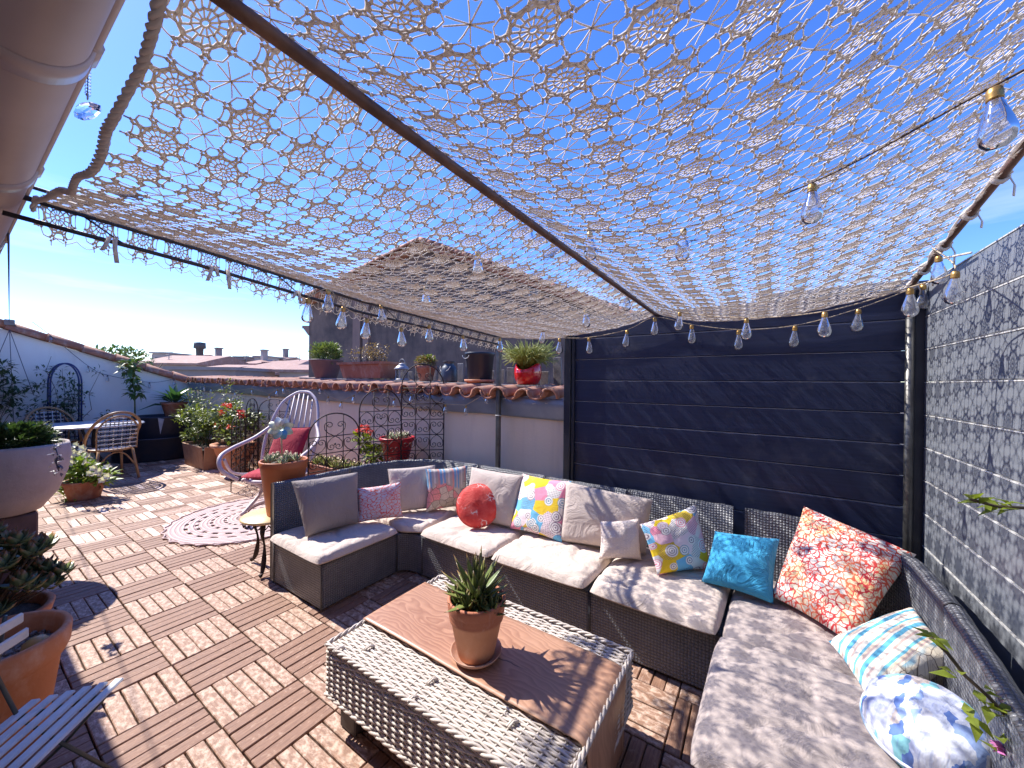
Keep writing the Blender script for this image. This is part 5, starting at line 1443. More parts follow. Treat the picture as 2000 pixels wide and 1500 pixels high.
q = MB(); q.tube([rl(.27 * math.cos(a), .27 * math.sin(a) - .04, .375) for a in np.linspace(0, 2 * math.pi, 28, endpoint=False)], .018, 8, closed=True); q.build('seat_ring', M_ratt, ch)
q = MB(); q.tube([rl(.29 * math.cos(a), .30 * math.sin(a), .022) for a in np.linspace(0, 2 * math.pi, 28, endpoint=False)], .019, 8, closed=True); q.build('base_ring', M_ratt, ch)
q = MB(); q.lathe([(.0005, 0), (.25, 0), (.255, -.01)], rl(0, -.04, .375), 24); q.build('seat', M_ratt, ch)
M_redc = fabric('crimson cotton', (.42, .012, .035), (.34, .01, .028))
pillow('chair_cushion', [rl(-.20, .26, .86), rl(.20, .26, .86), rl(.19, .0, .44), rl(-.19, .0, .44)], .10, M_redc, 'crimson back cushion on the white rattan chair', 3.3, .04, 16, 'crimson chair cushions')
pillow('chair_cushion', [rl(-.22, .10, .43), rl(.22, .10, .43), rl(.21, -.30, .42), rl(-.21, -.30, .42)], .09, M_redc, 'crimson seat cushion on the white rattan chair', 4.4, .04, 16, 'crimson chair cushions')

# ---------------------------------------------------------------- crocheted round rug
g = G('pink cotton rug'); co = g.co('Object')
v_ = g.n('ShaderNodeVectorMath'); v_.operation = 'LENGTH'; g.set(v_.inputs[0], g.mp(co, (1, 1, 0)))
rad = v_.outputs['Value']; rib = g.math('SINE', g.math('MULTIPLY', rad, 190.0))
c = g.mix(g.noise(co, 9, 4), (.58, .43, .41), (.70, .56, .53)); c = g.mix(g.ramp(rib, [(.0, .55), (.5, 0.0)]), c, (.38, .26, .25))
g.bump(g.math('ADD', rib, g.noise(co, 120, 2)), .7, .006); M_rug = g.fin(c, .95)
rx, ry, rr_ = -4.32, 1.80, .70
q = MB()
nR, nA = 26, 96
V = []
for i in range(nR + 1):
    for k in range(nA):
        a = 2 * math.pi * k / nA; r_ = rr_ * (i + .02) / (nR + .02) * (1 + (.018 * math.sin(a * 24) if i == nR else 0)); V.append((rx + r_ * math.cos(a), ry + r_ * math.sin(a), .006 + .003 * mnoise.noise(Vector((r_ * math.cos(a) * 5, r_ * math.sin(a) * 5, 0))) + (.004 if i < nR else 0)))
F = []
for i in range(nR):
    for k in range(nA):
        if i in (5, 9, 13, 17, 20) and (k // 2) % 2 == (i % 2): continue          # eyelet rows
        F.append((i * nA + k, (i + 1) * nA + k, (i + 1) * nA + (k + 1) % nA, i * nA + (k + 1) % nA))
q.add(V, F); o = q.build('round_rug', M_rug, None, (rx, ry, .004)); tag(o, 'round pale pink crocheted rug on the deck', 'rug'); sm = o.modifiers.new('thick', 'SOLIDIFY'); sm.thickness = .006; sm.offset = -1
q = MB(); q.tube([(rx + (rr_ + .006) * math.cos(a) * (1 + .02 * math.sin(a * 30)), ry + (rr_ + .006) * math.sin(a) * (1 + .02 * math.sin(a * 30)), .009) for a in np.linspace(0, 2 * math.pi, 180, endpoint=False)], .008, 6, closed=True); q.build('edging', M_rug, o)

# ---------------------------------------------------------------- iron side table with pot, succulents and pinwheel
sx_, sy_, sz_ = -3.075, 1.385, .395
t = thing('side_table', 'small round cast iron side table with yellow top left of the sofa', 'table', (sx_, sy_, 0))
q = MB(); q.lathe([(.0005, 0), (.185, 0), (.198, .006), (.20, .014), (.194, .022), (.0005, .024)], (sx_, sy_, sz_ - .024), 40); q.build('top', plain('yellow cream stone', (.72, .52, .26), (.62, .43, .21), 9, .35), t)
q = MB()
for k in range(24):
    a = k * math.pi / 12; q.tube([(sx_ + .178 * math.cos(a + s_), sy_ + .178 * math.sin(a + s_), sz_ - .03 - .028 * math.sin(math.pi * (s_ / .26))) for s_ in np.linspace(0, .26, 6)], .004, 5)
tag(q.build('apron', M_iron, t), kind='stuff')
for k in range(3):
    a = R_(197 + 120 * k); d = np.array([math.cos(a), math.sin(a), 0]); b = np.array([sx_, sy_, 0])
    q = MB(); q.tube(smooth([b + d * .15 + (0, 0, sz_ - .03), b + d * .175 + (0, 0, sz_ - .09), b + d * .135 + (0, 0, .20), b + d * .15 + (0, 0, .08), b + d * .19 + (0, 0, .012), b + d * .20 + (0, 0, .03)]), [.012 + .005 * math.sin(i * .33) for i in range(41)], 7); q.build('leg', M_iron, t)
t = thing('potted_succulents', 'tall orange clay pot of succulents with a pinwheel beside the sofa', 'potted plant', (sx_ + .05, sy_ + .06, sz_)); X0, Y0 = sx_ + .05, sy_ + .06
q = MB(); q.lathe(pot_profile(.108, .160, .405, .05, .004), (X0, Y0, sz_), 36); q.build('pot', plain('smooth orange clay', (.50, .155, .055), (.43, .12, .04), 6, .55), t); soil(t, X0, Y0, sz_ + .375, .13)
M_succ = succ_mat('grey green rosette', (.23, .29, .17), (.34, .36, .22), (.50, .22, .20), .7)
for k in range(9):
    a = k * 2.4; r_ = .03 + .08 * (k % 3) / 2; q = MB(); rosette(q, (X0 + r_ * math.cos(a), Y0 + r_ * math.sin(a), sz_ + .385 + .02 * rg.random()), 22, .052, .026, .007, 3, 15, 85, rg, .35, .02); q.build('rosette', M_succ, t)
pwz = P(560, 835, d=dep((X0, Y0, .9)))[2]
pw = thing('pinwheel', 'pale yellow and blue flower pinwheel stuck in the orange pot', 'pinwheel', (X0 + .02, Y0 - .02, sz_ + .35))
q = MB(); q.tube([(X0 + .02, Y0 - .02, sz_ + .36), (X0 + .035, Y0 - .04, pwz)], .006, 8); q.build('stick', plain('pale dowel', (.62, .42, .26)), pw)
tc = nrm(np.array([0, 0, CAM_H]) - np.array([X0, Y0, pwz])); e1 = nrm(np.cross((0, 0, 1), tc)); e2 = np.cross(tc, e1); pc0 = np.array([X0 + .035, Y0 - .04, pwz]) + tc * .012
pmats = [plain('pinwheel film yellow', (.72, .72, .46), (.66, .68, .50), 9, .3), plain('pinwheel film white', (.76, .76, .70), (.7, .72, .7), 9, .3), plain('pinwheel film blue', (.10, .33, .55), (.25, .50, .62), 9, .3), plain('pinwheel film mint', (.50, .66, .60), (.40, .6, .6), 9, .3)]
for k in range(8):
    a = k * math.pi / 4 + .3; V = []; n = 9
    for i in range(n + 1):
        s_ = i / n; w_ = .038 * math.sin(math.pi * min(1, s_ * .95 + .05)) ** .7; r_ = .012 + .076 * s_
        for m_ in (-1, 0, 1):
            an = a + m_ * w_ / max(r_, .03) * .8; V.append(pc0 + (e1 * math.cos(an) + e2 * math.sin(an)) * r_ + tc * (.022 * math.sin(math.pi * s_) + (.028 * s_ if m_ > 0 else 0)))
    q = MB(); q.add(V, [(i * 3 + j, i * 3 + j + 1, i * 3 + j + 4, i * 3 + j + 3) for i in range(n) for j in range(2)]); o = q.build('petal', pmats[(0, 1, 1, 0, 0, 3, 2, 3)[k]], pw); sm = o.modifiers.new('thick', 'SOLIDIFY'); sm.thickness = .001
q = MB(); q.ball(pc0 + tc * .012, .012, 10, 6); q.build('hub', pmats[0], pw)

# ================================================================ white wall corner: bistro set, trellis, tub, young plants
M_bamb = plain('varnished bamboo cane', (.46, .27, .13), (.34, .18, .08), 14, .42)
M_wovW = plain('white woven cord', (.76, .73, .70), rough=.6); M_wovB = plain('navy woven cord', (.02, .025, .06), rough=.5)
def bistro_chair(pos, ang, label):
    pos = np.array([pos[0], pos[1], 0.0]); f = np.array([math.cos(ang), math.sin(ang), 0]); s = np.array([-f[1], f[0], 0])
    def w(a, b, z): return pos + s * a + f * b + np.array([0, 0, z])
    t = thing('bistro_chair', label, 'chair', tuple(pos), 'woven bistro chairs at the round table')
    hoop = smooth([w(-.20, .16, .43), w(-.245, -.02, .60), w(-.235, -.20, .78), w(-.13, -.275, .91), w(0, -.295, .95), w(.13, -.275, .91), w(.235, -.20, .78), w(.245, -.02, .60), w(.20, .16, .43)])
    q = MB(); q.tube(hoop, .017, 8); q.build('back_hoop', M_bamb, t)
    q = MB(); q.tube(smooth([w(-.20, -.19, .44), w(-.205, -.20, .60), w(-.20, -.225, .74), w(-.11, -.265, .86), w(0, -.275, .90), w(.11, -.265, .86), w(.20, -.225, .74), w(.205, -.20, .60), w(.20, -.19, .44)]), .010, 6); q.build('inner_hoop', M_bamb, t)
    rows = 15
    for j in range(rows):
        z = .455 + j * .0295; hw = .197 if z < .72 else .197 * math.sqrt(max(.03, 1 - ((z - .72) / .18) ** 2))
        q = MB(); n = 12; V = []
        for i in range(n + 1):
            a = -hw + 2 * hw * i / n
            for zz, bb in ((0, 0), (.015, .002)): V.append(w(a, -.20 - .16 * max(0, z - .55) - .012 * math.cos(a * 7) + .004 * (-1) ** (i + j), z + zz))
        q.add(V, [(2 * i, 2 * i + 2, 2 * i + 3, 2 * i + 1) for i in range(n)]); o = q.build('woven_band', M_wovB if j % 2 else M_wovW, t); sm = o.modifiers.new('thick', 'SOLIDIFY'); sm.thickness = .003
    for i in range(9):
        a = -.17 + i * .0425; zt = .72 + .18 * math.sqrt(max(0, 1 - (a / .197) ** 2)); q = MB(); q.tube([w(a, -.196 - .16 * max(0, z_ - .55), z_) for z_ in np.linspace(.45, zt, 6)], .0055, 4, flat=.4); q.build('woven_band', M_wovW if i % 2 else M_wovB, t)
    q = MB(); q.tube([w(.205 * math.cos(a), .20 * math.sin(a) - .01, .435) for a in np.linspace(0, 2 * math.pi, 28, endpoint=False)], .016, 7, closed=True); q.build('seat_ring', M_bamb, t)
    q = MB(); q.lathe([(.0005, .0), (.2, .0), (.2, -.012), (.0005, -.012)], w(0, -.01, .442), 24); q.build('seat', M_wovW, t)
    for (a, b, e_) in ((-.17, .15, -.03), (.17, .15, .03), (-.17, -.16, -.05), (.17, -.16, .05)):
        q = MB(); q.tube([w(a, b, .43), w(a + e_, b * 1.35, .012)], .016, 8); q.build('leg', M_bamb, t)
    q = MB(); q.tube(smooth([w(-.185, -.17, .22), w(-.09, -.18, .36), w(0, -.18, .40), w(.09, -.18, .36), w(.185, -.17, .22)]), .010, 6); q.build('arch_brace', M_bamb, t)
bistro_chair((-7.5, 1.3), R_(190), 'navy and white woven bistro chair nearest the camera, seen from behind')
bistro_chair((-8.88, .98), R_(15), 'navy and white woven bistro chair beyond the white table')
bx_, by_ = -8.32, 1.24
t = thing('bistro_table', 'round white topped bistro table between two woven chairs', 'table', (bx_, by_, 0))
q = MB(); q.lathe([(.0005, .0), (.55, .0), (.575, .006), (.58, .018), (.572, .028), (.0005, .03)], (bx_, by_, .70), 48); q.build('top', plain('white lacquered top', (.80, .78, .76), (.74, .72, .71), 4, .3), t)
for k in range(3):
    a = R_(30 + 120 * k); q = MB(); q.tube(smooth([(bx_ + .10 * math.cos(a), by_ + .10 * math.sin(a), .70), (bx_ + .06 * math.cos(a), by_ + .06 * math.sin(a), .38), (bx_ + .36 * math.cos(a), by_ + .36 * math.sin(a), .012)]), .014, 6); q.build('leg', M_darkrod, t)
q = MB(); q.tube([(bx_ + .09 * math.cos(a), by_ + .09 * math.sin(a), .40) for a in np.linspace(0, 6.28, 18, endpoint=False)], .007, 5, closed=True); q.build('leg_ring', M_darkrod, t)

rg = random.Random(77)
# trellis arch
M_blue = plain('blue painted tube', (.025, .045, .19), (.02, .035, .14), 8, .45)
t = thing('trellis_arch', 'blue metal trellis arch with sparse climber against the white wall', 'trellis', (-9.33, 1.1, 0)); ya, yb = P(94, 800, x=-9.36)[1], P(155, 800, x=-9.36)[1]
for k, dx in enumerate((-9.40, -9.28)):
    yo = .012 * k; ym = (ya + yb) / 2; q = MB()
    q.tube([(dx, ya + yo, .02), (dx, ya + yo, 1.30)] + [(dx, ym - (yb - ya) / 2 * math.cos(a) + yo, 1.30 + .34 * math.sin(a) ** .9) for a in np.linspace(.15, math.pi - .15, 16)] + [(dx, yb + yo, 1.30), (dx, yb + yo, .02)], .011, 8); q.build('arch_tube', M_blue, t)
for z in (.45, .98):
    q = MB(); q.tube([(-9.34, ya - .05, z), (-9.34, yb + .06, z)], .009, 6); q.build('cross_bar', M_blue, t)
t = thing('climbing_plant', 'sparse dark climber growing through the blue trellis arch', 'plant', (-9.3, 1.05, 0)); q = MB(); ql = MB()
for k in range(16):
    y0 = rg.uniform(ya - .05, yb + .05); p_ = twig(q, (-9.3, y0, .3), (-9.28, y0 + rg.uniform(-.25, .3), rg.uniform(.8, 1.75)), .006, 7, .05, rg)
    for pp in p_[2:]:
        if rg.random() < .8: bush(ql, np.array(pp) + np.array([.02, rg.uniform(-.06, .06), 0]), (.06, .10, .07), 14, .075, .026, rg, .1, .2)
q.build('stems', M_stem, t); ql.build('foliage', M_lf_dark, t)
t = thing('climbing_plant', 'dark leafy climber on wires at the far left edge', 'plant', (-9.35, .45, 0)); q = MB(); ql = MB(); b = P(5, 800, x=-9.35)
for k in range(8):
    e_ = P(rg.uniform(-20, 32), rg.uniform(712, 800), x=-9.3); p_ = twig(q, (-9.35, b[1] - .1, .4), e_, .006, 6, .04, rg); bush(ql, e_, (.08, .13, .10), 40, .10, .035, rg, .1, .2)
for (u, v) in ((45, 760), (62, 757), (78, 750), (30, 775)): bush(ql, P(u, v, x=-9.3), (.05, .10, .04), 9, .08, .03, rg, .1, .2)
q.tube([P(8, 782, x=-9.3), P(40, 765, x=-9.3), P(75, 752, x=-9.3), P(100, 748, x=-9.3)], .004, 5)
q.build('stems', M_stem, t); ql.build('foliage', M_lf_dark, t)
# guy wire and wall wires
br = P(18, 634, x=-9.46); M_wire = plain('dark wire', (.10, .095, .13), rough=.6)
t = thing('guy_wire', 'thin guy wire from the gutter to a block on the white wall', 'wire', tuple(br)); q = MB(); q.tube([(-2.42, .143, 1.955), tuple(br + np.array([0, 0, .05]))], .0035, 5); q.build('wire', M_wire, t)
q = MB(); q.box(br + np.array([.0, 0, .03]), (.10, .10, .09), bev=.008); q.build('block', plain('grey block', (.25, .23, .22)), t)
for (u, v) in ((-2, 692), (27, 835), (66, 772)):
    q = MB(); q.tube([tuple(br + np.array([.06, 0, -.08])), tuple(P(u, v, x=-9.42))], .004, 5); q.build('wall_wire', M_wire, t)
# tub with dark upper basin
M_tub = plain('dark blue zinc', (.035, .042, .065), (.06, .055, .065), 5, .4, .4, .15, 20)
tx, ty = -9.02, 2.18
t = thing('tub_planter', 'dark blue zinc tub planter in the shaded corner', 'planter', (tx, ty, 0))
q = MB(); q.lathe([(.0005, .0), (.98, .0), (1.0, .02), (1.02, .36), (1.05, .375), (1.04, .39), (.98, .385), (.94, .37), (.0005, .36)], (tx, ty, 0), 48, .44, .60); q.build('tub', M_tub, t)
q = MB(); q.lathe([(.88, .36), (.90, .38), (.92, .70), (.96, .73), (.95, .745), (.90, .74), (.86, .70), (.0005, .68)], (tx - .08, ty + .10, 0), 48, .42, .52); q.build('upper_basin', M_tub, t)
q = MB(); q.lathe([(.0005, 0), (.80, 0)], (tx - .08, ty + .10, .70), 30, .42, .52); q.build('soil', M_soil, t)
cl = MB(); p0 = P(312, 832, x=-8.62)
cl.prism([p0 + np.array([.02, -.03, .14]), p0 + np.array([.02, .05, .12]), p0 + np.array([.03, .0, -.14])], (.006, 0, 0)); o = cl.build('hanging_cloth', plain('pale rag', (.52, .49, .50), rough=.95), None, tuple(p0)); tag(o, 'small pale rag hanging on the dark tub', 'cloth')
t = thing('young_tree', 'slim young tree with tufted leaves standing in the dark tub', 'tree', (-9.15, 1.92, .68)); q = MB(); ql = MB(); a = P(264, 822, x=-9.15); b = P(258, 712, x=-9.15)
q.tube([a, (a + b) / 2 + np.array([0, .012, 0]), b], [.012, .010, .006], 6); q.build('trunk', M_gstem, t)
for (u, v, r_, n) in ((255, 712, .13, 46), (250, 722, .10, 34), (262, 750, .07, 22), (266, 768, .09, 30), (258, 738, .07, 20), (262, 818, .06, 14)): bush(ql, P(u, v, x=-9.12), (r_, r_, r_ * .6), n, .14, .065, rg, -.2, .2)
ql.build('crown', M_lf_mid, t)
t = thing('potted_cycad', 'broad leaved dark plant in a pot on the tub corner', 'potted plant', tuple(P(340, 812, x=-8.98))); c_ = P(340, 812, x=-8.98)
q = MB(); q.lathe(pot_profile(.12, .185, .27, .04, .01), c_ - np.array([0, 0, .02]), 24); q.build('pot', M_terr_dk, t); soil(t, c_[0], c_[1], c_[2] + .20, .15)
q = MB()
for k in range(26):
    a = k * 2.4; el = rg.uniform(.3, 1.25); d = np.array([math.cos(a) * math.cos(el), math.sin(a) * math.cos(el), math.sin(el)]); q.leaf(c_ + np.array([0, 0, .22]) + d * .05, d, rg.uniform(.22, .40), .085, bend=.3)
q.leaf(c_ + np.array([0, -.05, .2]), (0, -1, .05), .45, .09); q.build('foliage', leafmat('glossy dark leaf', (.05, .12, .045), (.08, .16, .05), .3), t)
# corner climbing shrub with bare twigs
t = thing('twiggy_shrub', 'straggly shrub with thin pale twigs in the corner of the walls', 'plant', (-8.6, 2.55, 0)); q = MB(); ql = MB()
for k in range(30):
    b = (-8.5 + rg.uniform(-.15, .15), 2.52, .35); e_ = P(rg.uniform(352, 470), rg.uniform(738, 815), y=rg.uniform(2.42, 2.6)); p_ = twig(q, b, e_, .007, 7, .06, rg)
    for pp in p_[3:]: bush(ql, pp, (.09, .06, .07), 9, .055, .024, rg, .2, .1)
q.build('stems', plain('pale twig', (.40, .35, .28), (.25, .2, .15), 20, .8), t); ql.build('foliage', M_lf_yel, t)
# wooden box planter with shrub
bc = np.array([-7.55, 2.46, 0.0]); t = thing('box_planter', 'wooden plank box planter with a loose yellow green shrub', 'planter', tuple(bc))
M_plk = plain('reddish planter plank', (.46, .27, .16), (.34, .18, .10), 9, .7, 0, .3, 40)
for side in range(4):
    for k in range(5):
        q = MB()
        if side % 2 == 0:
            s_ = -1 if side == 0 else 1; x0 = bc[0] - .40 + .16 * k + .08; q.box((x0, bc[1] + s_ * (.23), .185), (.154, .02, .36), ax=((1, 0, 0), (0, 1, -.12 * s_), (0, .12 * s_, 1)), bev=.003)
        else:
            if k > 2: continue
            s_ = -1 if side == 3 else 1; y0 = bc[1] - .15 + .15 * k; q.box((bc[0] + s_ * .42, y0, .185), (.02, .146, .36), ax=((1, 0, -.12 * s_), (0, 1, 0), (.12 * s_, 0, 1)), bev=.003)
        q.build('plank', M_plk, t)
q = MB(); q.add([(bc[0] - .41, bc[1] - .23, .31), (bc[0] + .41, bc[1] - .23, .31), (bc[0] + .41, bc[1] + .23, .31), (bc[0] - .41, bc[1] + .23, .31)], [(0, 1, 2, 3)]); q.build('soil', M_soil, t)
q = MB(); ql = MB()
for k in range(26):
    b = bc + np.array([rg.uniform(-.3, .3), rg.uniform(-.12, .12), .3]); e_ = b + np.array([rg.uniform(-.35, .3), rg.uniform(-.25, .12), rg.uniform(.15, .62)]); twig(q, b, e_, .006, 5, .05, rg); bush(ql, e_, (.14, .12, .11), 46, .07, .03, rg, .3, .1)
q.build('stems', M_gstem, t); ql.build('foliage', M_lf_yel, t)
# terracotta urn with geranium
ux, uy = -6.62, 2.46; t = thing('potted_geranium', 'red flowering geranium in a wide rimmed terracotta urn', 'potted plant', (ux, uy, 0))
q = MB(); q.lathe([(.0005, 0), (.17, 0), (.18, .03), (.13, .06), (.16, .12), (.24, .32), (.26, .40), (.30, .41), (.305, .45), (.28, .455), (.24, .44), (.22, .40)], (ux, uy, 0), 36); q.build('pot', M_terr, t); soil(t, ux, uy, .42, .235)
q = MB(); ql = MB(); qf = MB()
for k in range(30):
    b = (ux + rg.uniform(-.1, .1), uy + rg.uniform(-.1, .1), .42); e_ = (ux + rg.uniform(-.33, .42), uy + rg.uniform(-.2, .15), .42 + rg.uniform(.12, .62)); twig(q, b, e_, .006, 5, .05, rg); bush(ql, e_, (.11, .09, .08), 24, .075, .055, rg, .2, .1)
q.build('stems', M_gstem, t); ql.build('foliage', M_lf_yel, t)
for (u, v) in ((441, 792), (449, 797), (434, 806), (472, 812), (425, 832), (451, 834), (470, 806)):
    c_ = P(u, v, y=uy - .12); q = MB(); bush(q, c_, (.045, .045, .035), 30, .04, .035, rg, .3, .2); q.build('flower_head', M_red_fl, t)

# ================================================================ planters behind the iron screen
rg = random.Random(5); x0_, y0_ = -3.75, 2.2
t = thing('succulent_trough', 'terracotta trough of green succulents behind the low iron arch', 'planter', (-3.42, 2.12, .42))
q = MB(); trough(q, -3.42, 2.12, .42, .36, .12, .17, .04, .025); q.build('pot', M_terr_dk, t)
q = MB(); q.box((-3.42, 2.12, .21), (.7, .22, .42)); q.build('stand', M_oldplank, t)
for k in range(16):
    q = MB(); rosette(q, (-3.74 + .043 * k, 2.12 + rg.uniform(-.07, .07), .575), 18, .075, .034, .008, 3, 10, 80, rg, .3, .02); q.build('rosette', succ_mat('olive rosette', (.15, .19, .05), (.26, .25, .07), (.36, .16, .06), .7) if k == 0 else bpy.data.materials['olive rosette'], t)
t = thing('potted_geranium', 'small red geranium with lime leaves behind the tall iron arch', 'potted plant', (-3.35, 2.5, 0)); c0 = np.array([-3.35, 2.50, .5])
q = MB(); q.lathe(pot_profile(.12, .17, .5, .04, .01), (c0[0], c0[1], 0), 24); q.build('pot', M_terr, t); ql = MB(); bush(ql, P(733, 885, y=2.5), (.20, .10, .11), 130, .075, .06, rg, .3, .2); bush(ql, P(712, 862, y=2.5), (.12, .1, .10), 60, .07, .05, rg, .3, .2); ql.build('foliage', leafmat('lime leaf', (.30, .36, .03), (.16, .22, .04)), t)
for (u, v) in ((706, 838), (716, 836), (698, 841), (722, 843)):
    q = MB(); bush(q, P(u, v, y=2.45), (.04, .03, .022), 26, .035, .03, rg, .3, .2); q.build('flower_head', M_red_fl, t)
q = MB(); q.tube([c0, P(712, 865, y=2.5), P(708, 840, y=2.45)], .006, 5); q.build('stem', M_gstem, t)
c0 = P(775, 905, y=2.52); zc = .56
t = thing('red_pot', 'crimson flower pot with low succulents behind the tall iron arches', 'potted plant', (c0[0], 2.52, zc))
q = MB(); q.lathe(pot_profile(.10, .165, .29, .04, .01), (c0[0], 2.52, zc), 32); q.build('pot', plain('crimson plastic', (.50, .014, .028), (.42, .012, .022), 5, .35), t); soil(t, c0[0], 2.52, zc + .25, .145)
q = MB(); q.box((c0[0], 2.52, zc / 2), (.34, .3, zc - .004)); q.build('stand', M_oldplank, t)
for k in range(7):
    a = k * 2.4; q = MB(); rosette(q, (c0[0] + .08 * math.cos(a), 2.52 + .08 * math.sin(a), zc + .265), 16, .07, .03, .008, 3, 15, 80, rg, .3, .02); q.build('rosette', M_succ, t)
c0 = (-5.35, 2.52, 0.0); t = thing('red_pot', 'low crimson pot on the deck behind the rattan chair', 'potted plant', c0); q = MB(); q.lathe(pot_profile(.15, .21, .26, .04, .01), c0, 28); q.build('pot', bpy.data.materials['crimson plastic'], t); soil(t, c0[0], c0[1], .22, .185)
q = MB(); bush(q, (c0[0], c0[1], .36), (.25, .2, .15), 170, .08, .05, rg, .3, .1); q.build('foliage', M_lf_yel, t)

# ================================================================ left foreground planters
rg = random.Random(8)
d_ = 2.62; bc = P(12, 940, d=d_); rB = .295; zb0 = P(12, 1003, d=d_)[2]; zt0 = P(12, 868, d=d_)[2]
t = thing('bowl_planter', 'large grey stone bowl of dark green plants at the left edge', 'planter', (bc[0], bc[1], zb0))
hB = zt0 - zb0; M_bowl = wall_mat('mauve grey concrete', (.50, .42, .385), (.40, .335, .31), (.30, .25, .23), 5)
q = MB(); q.lathe([(.0005, 0), (.13, 0), (.16, .012), (rB * .80, hB * .26), (rB * .95, hB * .55), (rB, hB * .8), (rB * .985, hB * .96), (rB * .96, hB), (rB * .92, hB * .98), (rB * .9, hB * .85)], (bc[0], bc[1], zb0), 56); q.build('pot', M_bowl, t); soil(t, bc[0], bc[1], zt0 - .06, rB * .92)
q = MB(); bush(q, (bc[0], bc[1], zt0 + .015), (rB * .95, rB * .95, .14), 3600, .05, .02, rg, .7, .45); q.build('foliage', leafmat('sedum leaf', (.05, .095, .03), (.085, .13, .04)), t)
q = MB(); qq = P(108, 872, d=d_ - .25); pth = [qq, P(113, 890, d=d_ - .3), P(110, 905, d=d_ - .3), P(115, 920, d=d_ - .3)]; q.tube(pth, .003, 4)
for p_ in pth: bush(q, p_, (.02, .02, .025), 12, .03, .02, rg, -.3, .2)
q.build('trailing_stem', leafmat('purple trailing leaf', (.10, .085, .12), (.15, .12, .15)), t)
q = MB(); q.box((bc[0], bc[1], zb0 / 2), (.26, .26, zb0 - .004), bev=.01); o = q.build('plinth', plain('brown plinth wood', (.16, .10, .085), (.10, .065, .058), 7, .8), None, (bc[0], bc[1], 0)); tag(o, 'brown block plinth carrying the large stone bowl', 'plinth')
# white flowering plant behind the bowl
fc0 = P(165, 965, z=.05); t = thing('flowering_plant', 'bright green plant with white trumpet flowers behind the large stone bowl', 'potted plant', (fc0[0], fc0[1], 0)); dF = dep((fc0[0], fc0[1], .4))
q = MB(); q.lathe(pot_profile(.13, .18, .22, .03, .008), (fc0[0], fc0[1], 0), 24); q.build('pot', M_terr_dk, t); q = MB(); qs = MB()
for (u, v, r_, n) in ((150, 935, .16, 90), (185, 940, .16, 90), (140, 905, .13, 70), (165, 915, .12, 60), (200, 928, .10, 50), (150, 960, .15, 70)):
    c_ = P(u, v, d=dF); bush(q, c_, (r_, r_, r_ * .6), n, .11, .045, rg, .6, .2); twig(qs, (fc0[0], fc0[1], .2), c_, .006, 5, .05, rg)
q.build('foliage', leafmat('fresh green leaf', (.20, .30, .04), (.30, .38, .06)), t); qs.build('stems', M_gstem, t)
def trumpet(q, c, d, r, ln):
    d = nrm(d); s_ = nrm(np.cross(d, (.3, .2, .9))); u_ = np.cross(d, s_); V = []; n = 10
    for (rr, l) in ((.10, 0), (.16, .5), (.38, .8), (1.0, 1.0)):
        for k in range(n):
            a = 2 * math.pi * k / n; k2 = (1 + .22 * math.cos(5 * a)) if rr == 1 else 1; V.append(np.array(c) + d * ln * l + (s_ * math.cos(a) + u_ * math.sin(a)) * r * rr * k2)
    q.add(V, [(j * n + k, j * n + (k + 1) % n, (j + 1) * n + (k + 1) % n, (j + 1) * n + k) for j in range(3) for k in range(n)])
for (u, v) in ((140, 880), (152, 885), (146, 893), (168, 878), (160, 890), (208, 925), (215, 932), (200, 920), (178, 905), (182, 895), (205, 938), (190, 915), (135, 888), (158, 872), (172, 886), (212, 918), (195, 930), (148, 905), (186, 924)):
    q = MB(); trumpet(q, P(u, v, d=dF - .15), (.5 + rg.uniform(-.5, .5), -.6 + rg.uniform(-.4, .4), rg.uniform(0, .7)), .036, .06); q.build('flower', M_white_fl, t)
# jade plant in pot
jx, jy = -2.9, .09; t = thing('potted_jade', 'dense jade plant with red tipped leaves in a terracotta pot at left', 'potted plant', (jx, jy, 0))
q = MB(); q.lathe(pot_profile(.15, .215, .335, .05, .014), (jx, jy, 0), 40); q.build('pot', M_terr, t); soil(t, jx, jy, .29, .19)
M_jade = succ_mat('jade leaf', (.11, .15, .06), (.17, .19, .08), (.55, .18, .07), .6)
q = MB(); qs = MB()
for k in range(85):
    v = np.array([rg.gauss(0, 1), rg.gauss(0, 1), abs(rg.gauss(0, 1)) * 1.1]); v /= np.linalg.norm(v); c_ = np.array([jx, jy, .40]) + v * np.array([.25, .25, .30]) * rg.uniform(.7, 1.0)
    rosette(q, c_, 12, .058, .050, .009, 3, 0, 80, rg, .35, .015, 3); twig(qs, (jx, jy, .28), c_, .006, 4, .03, rg)
q.build('leaves', M_jade, t); qs.build('stems', M_stem, t)
# wide terracotta pot with gravel and cactus
gx, gy = -2.40, .10; t = thing('gravel_pot', 'wide terracotta pot with gravel and a small cactus at bottom left', 'potted plant', (gx, gy, 0))
q = MB(); q.lathe([(.0005, 0), (.14, 0), (.145, .006), (.182, .30), (.194, .31), (.206, .34), (.21, .40), (.205, .412), (.19, .412), (.182, .395), (.172, .33)], (gx, gy, 0), 56); q.build('pot', terracotta('bright terracotta', (.62, .26, .12), (.52, .20, .09), (.68, .42, .30)), t)
q = MB(); q.lathe([(.0005, .345), (.1, .342), (.176, .335)], (gx, gy, 0), 30); q.build('soil', M_gravel, t)
q = MB()
for k in range(260):
    a = rg.uniform(0, 6.28); r_ = .165 * math.sqrt(rg.random()); q.ball((gx + r_ * math.cos(a), gy + r_ * math.sin(a), .345), rg.uniform(.004, .011), 5, 3)
tag(q.build('gravel', M_gravel, t), kind='stuff')
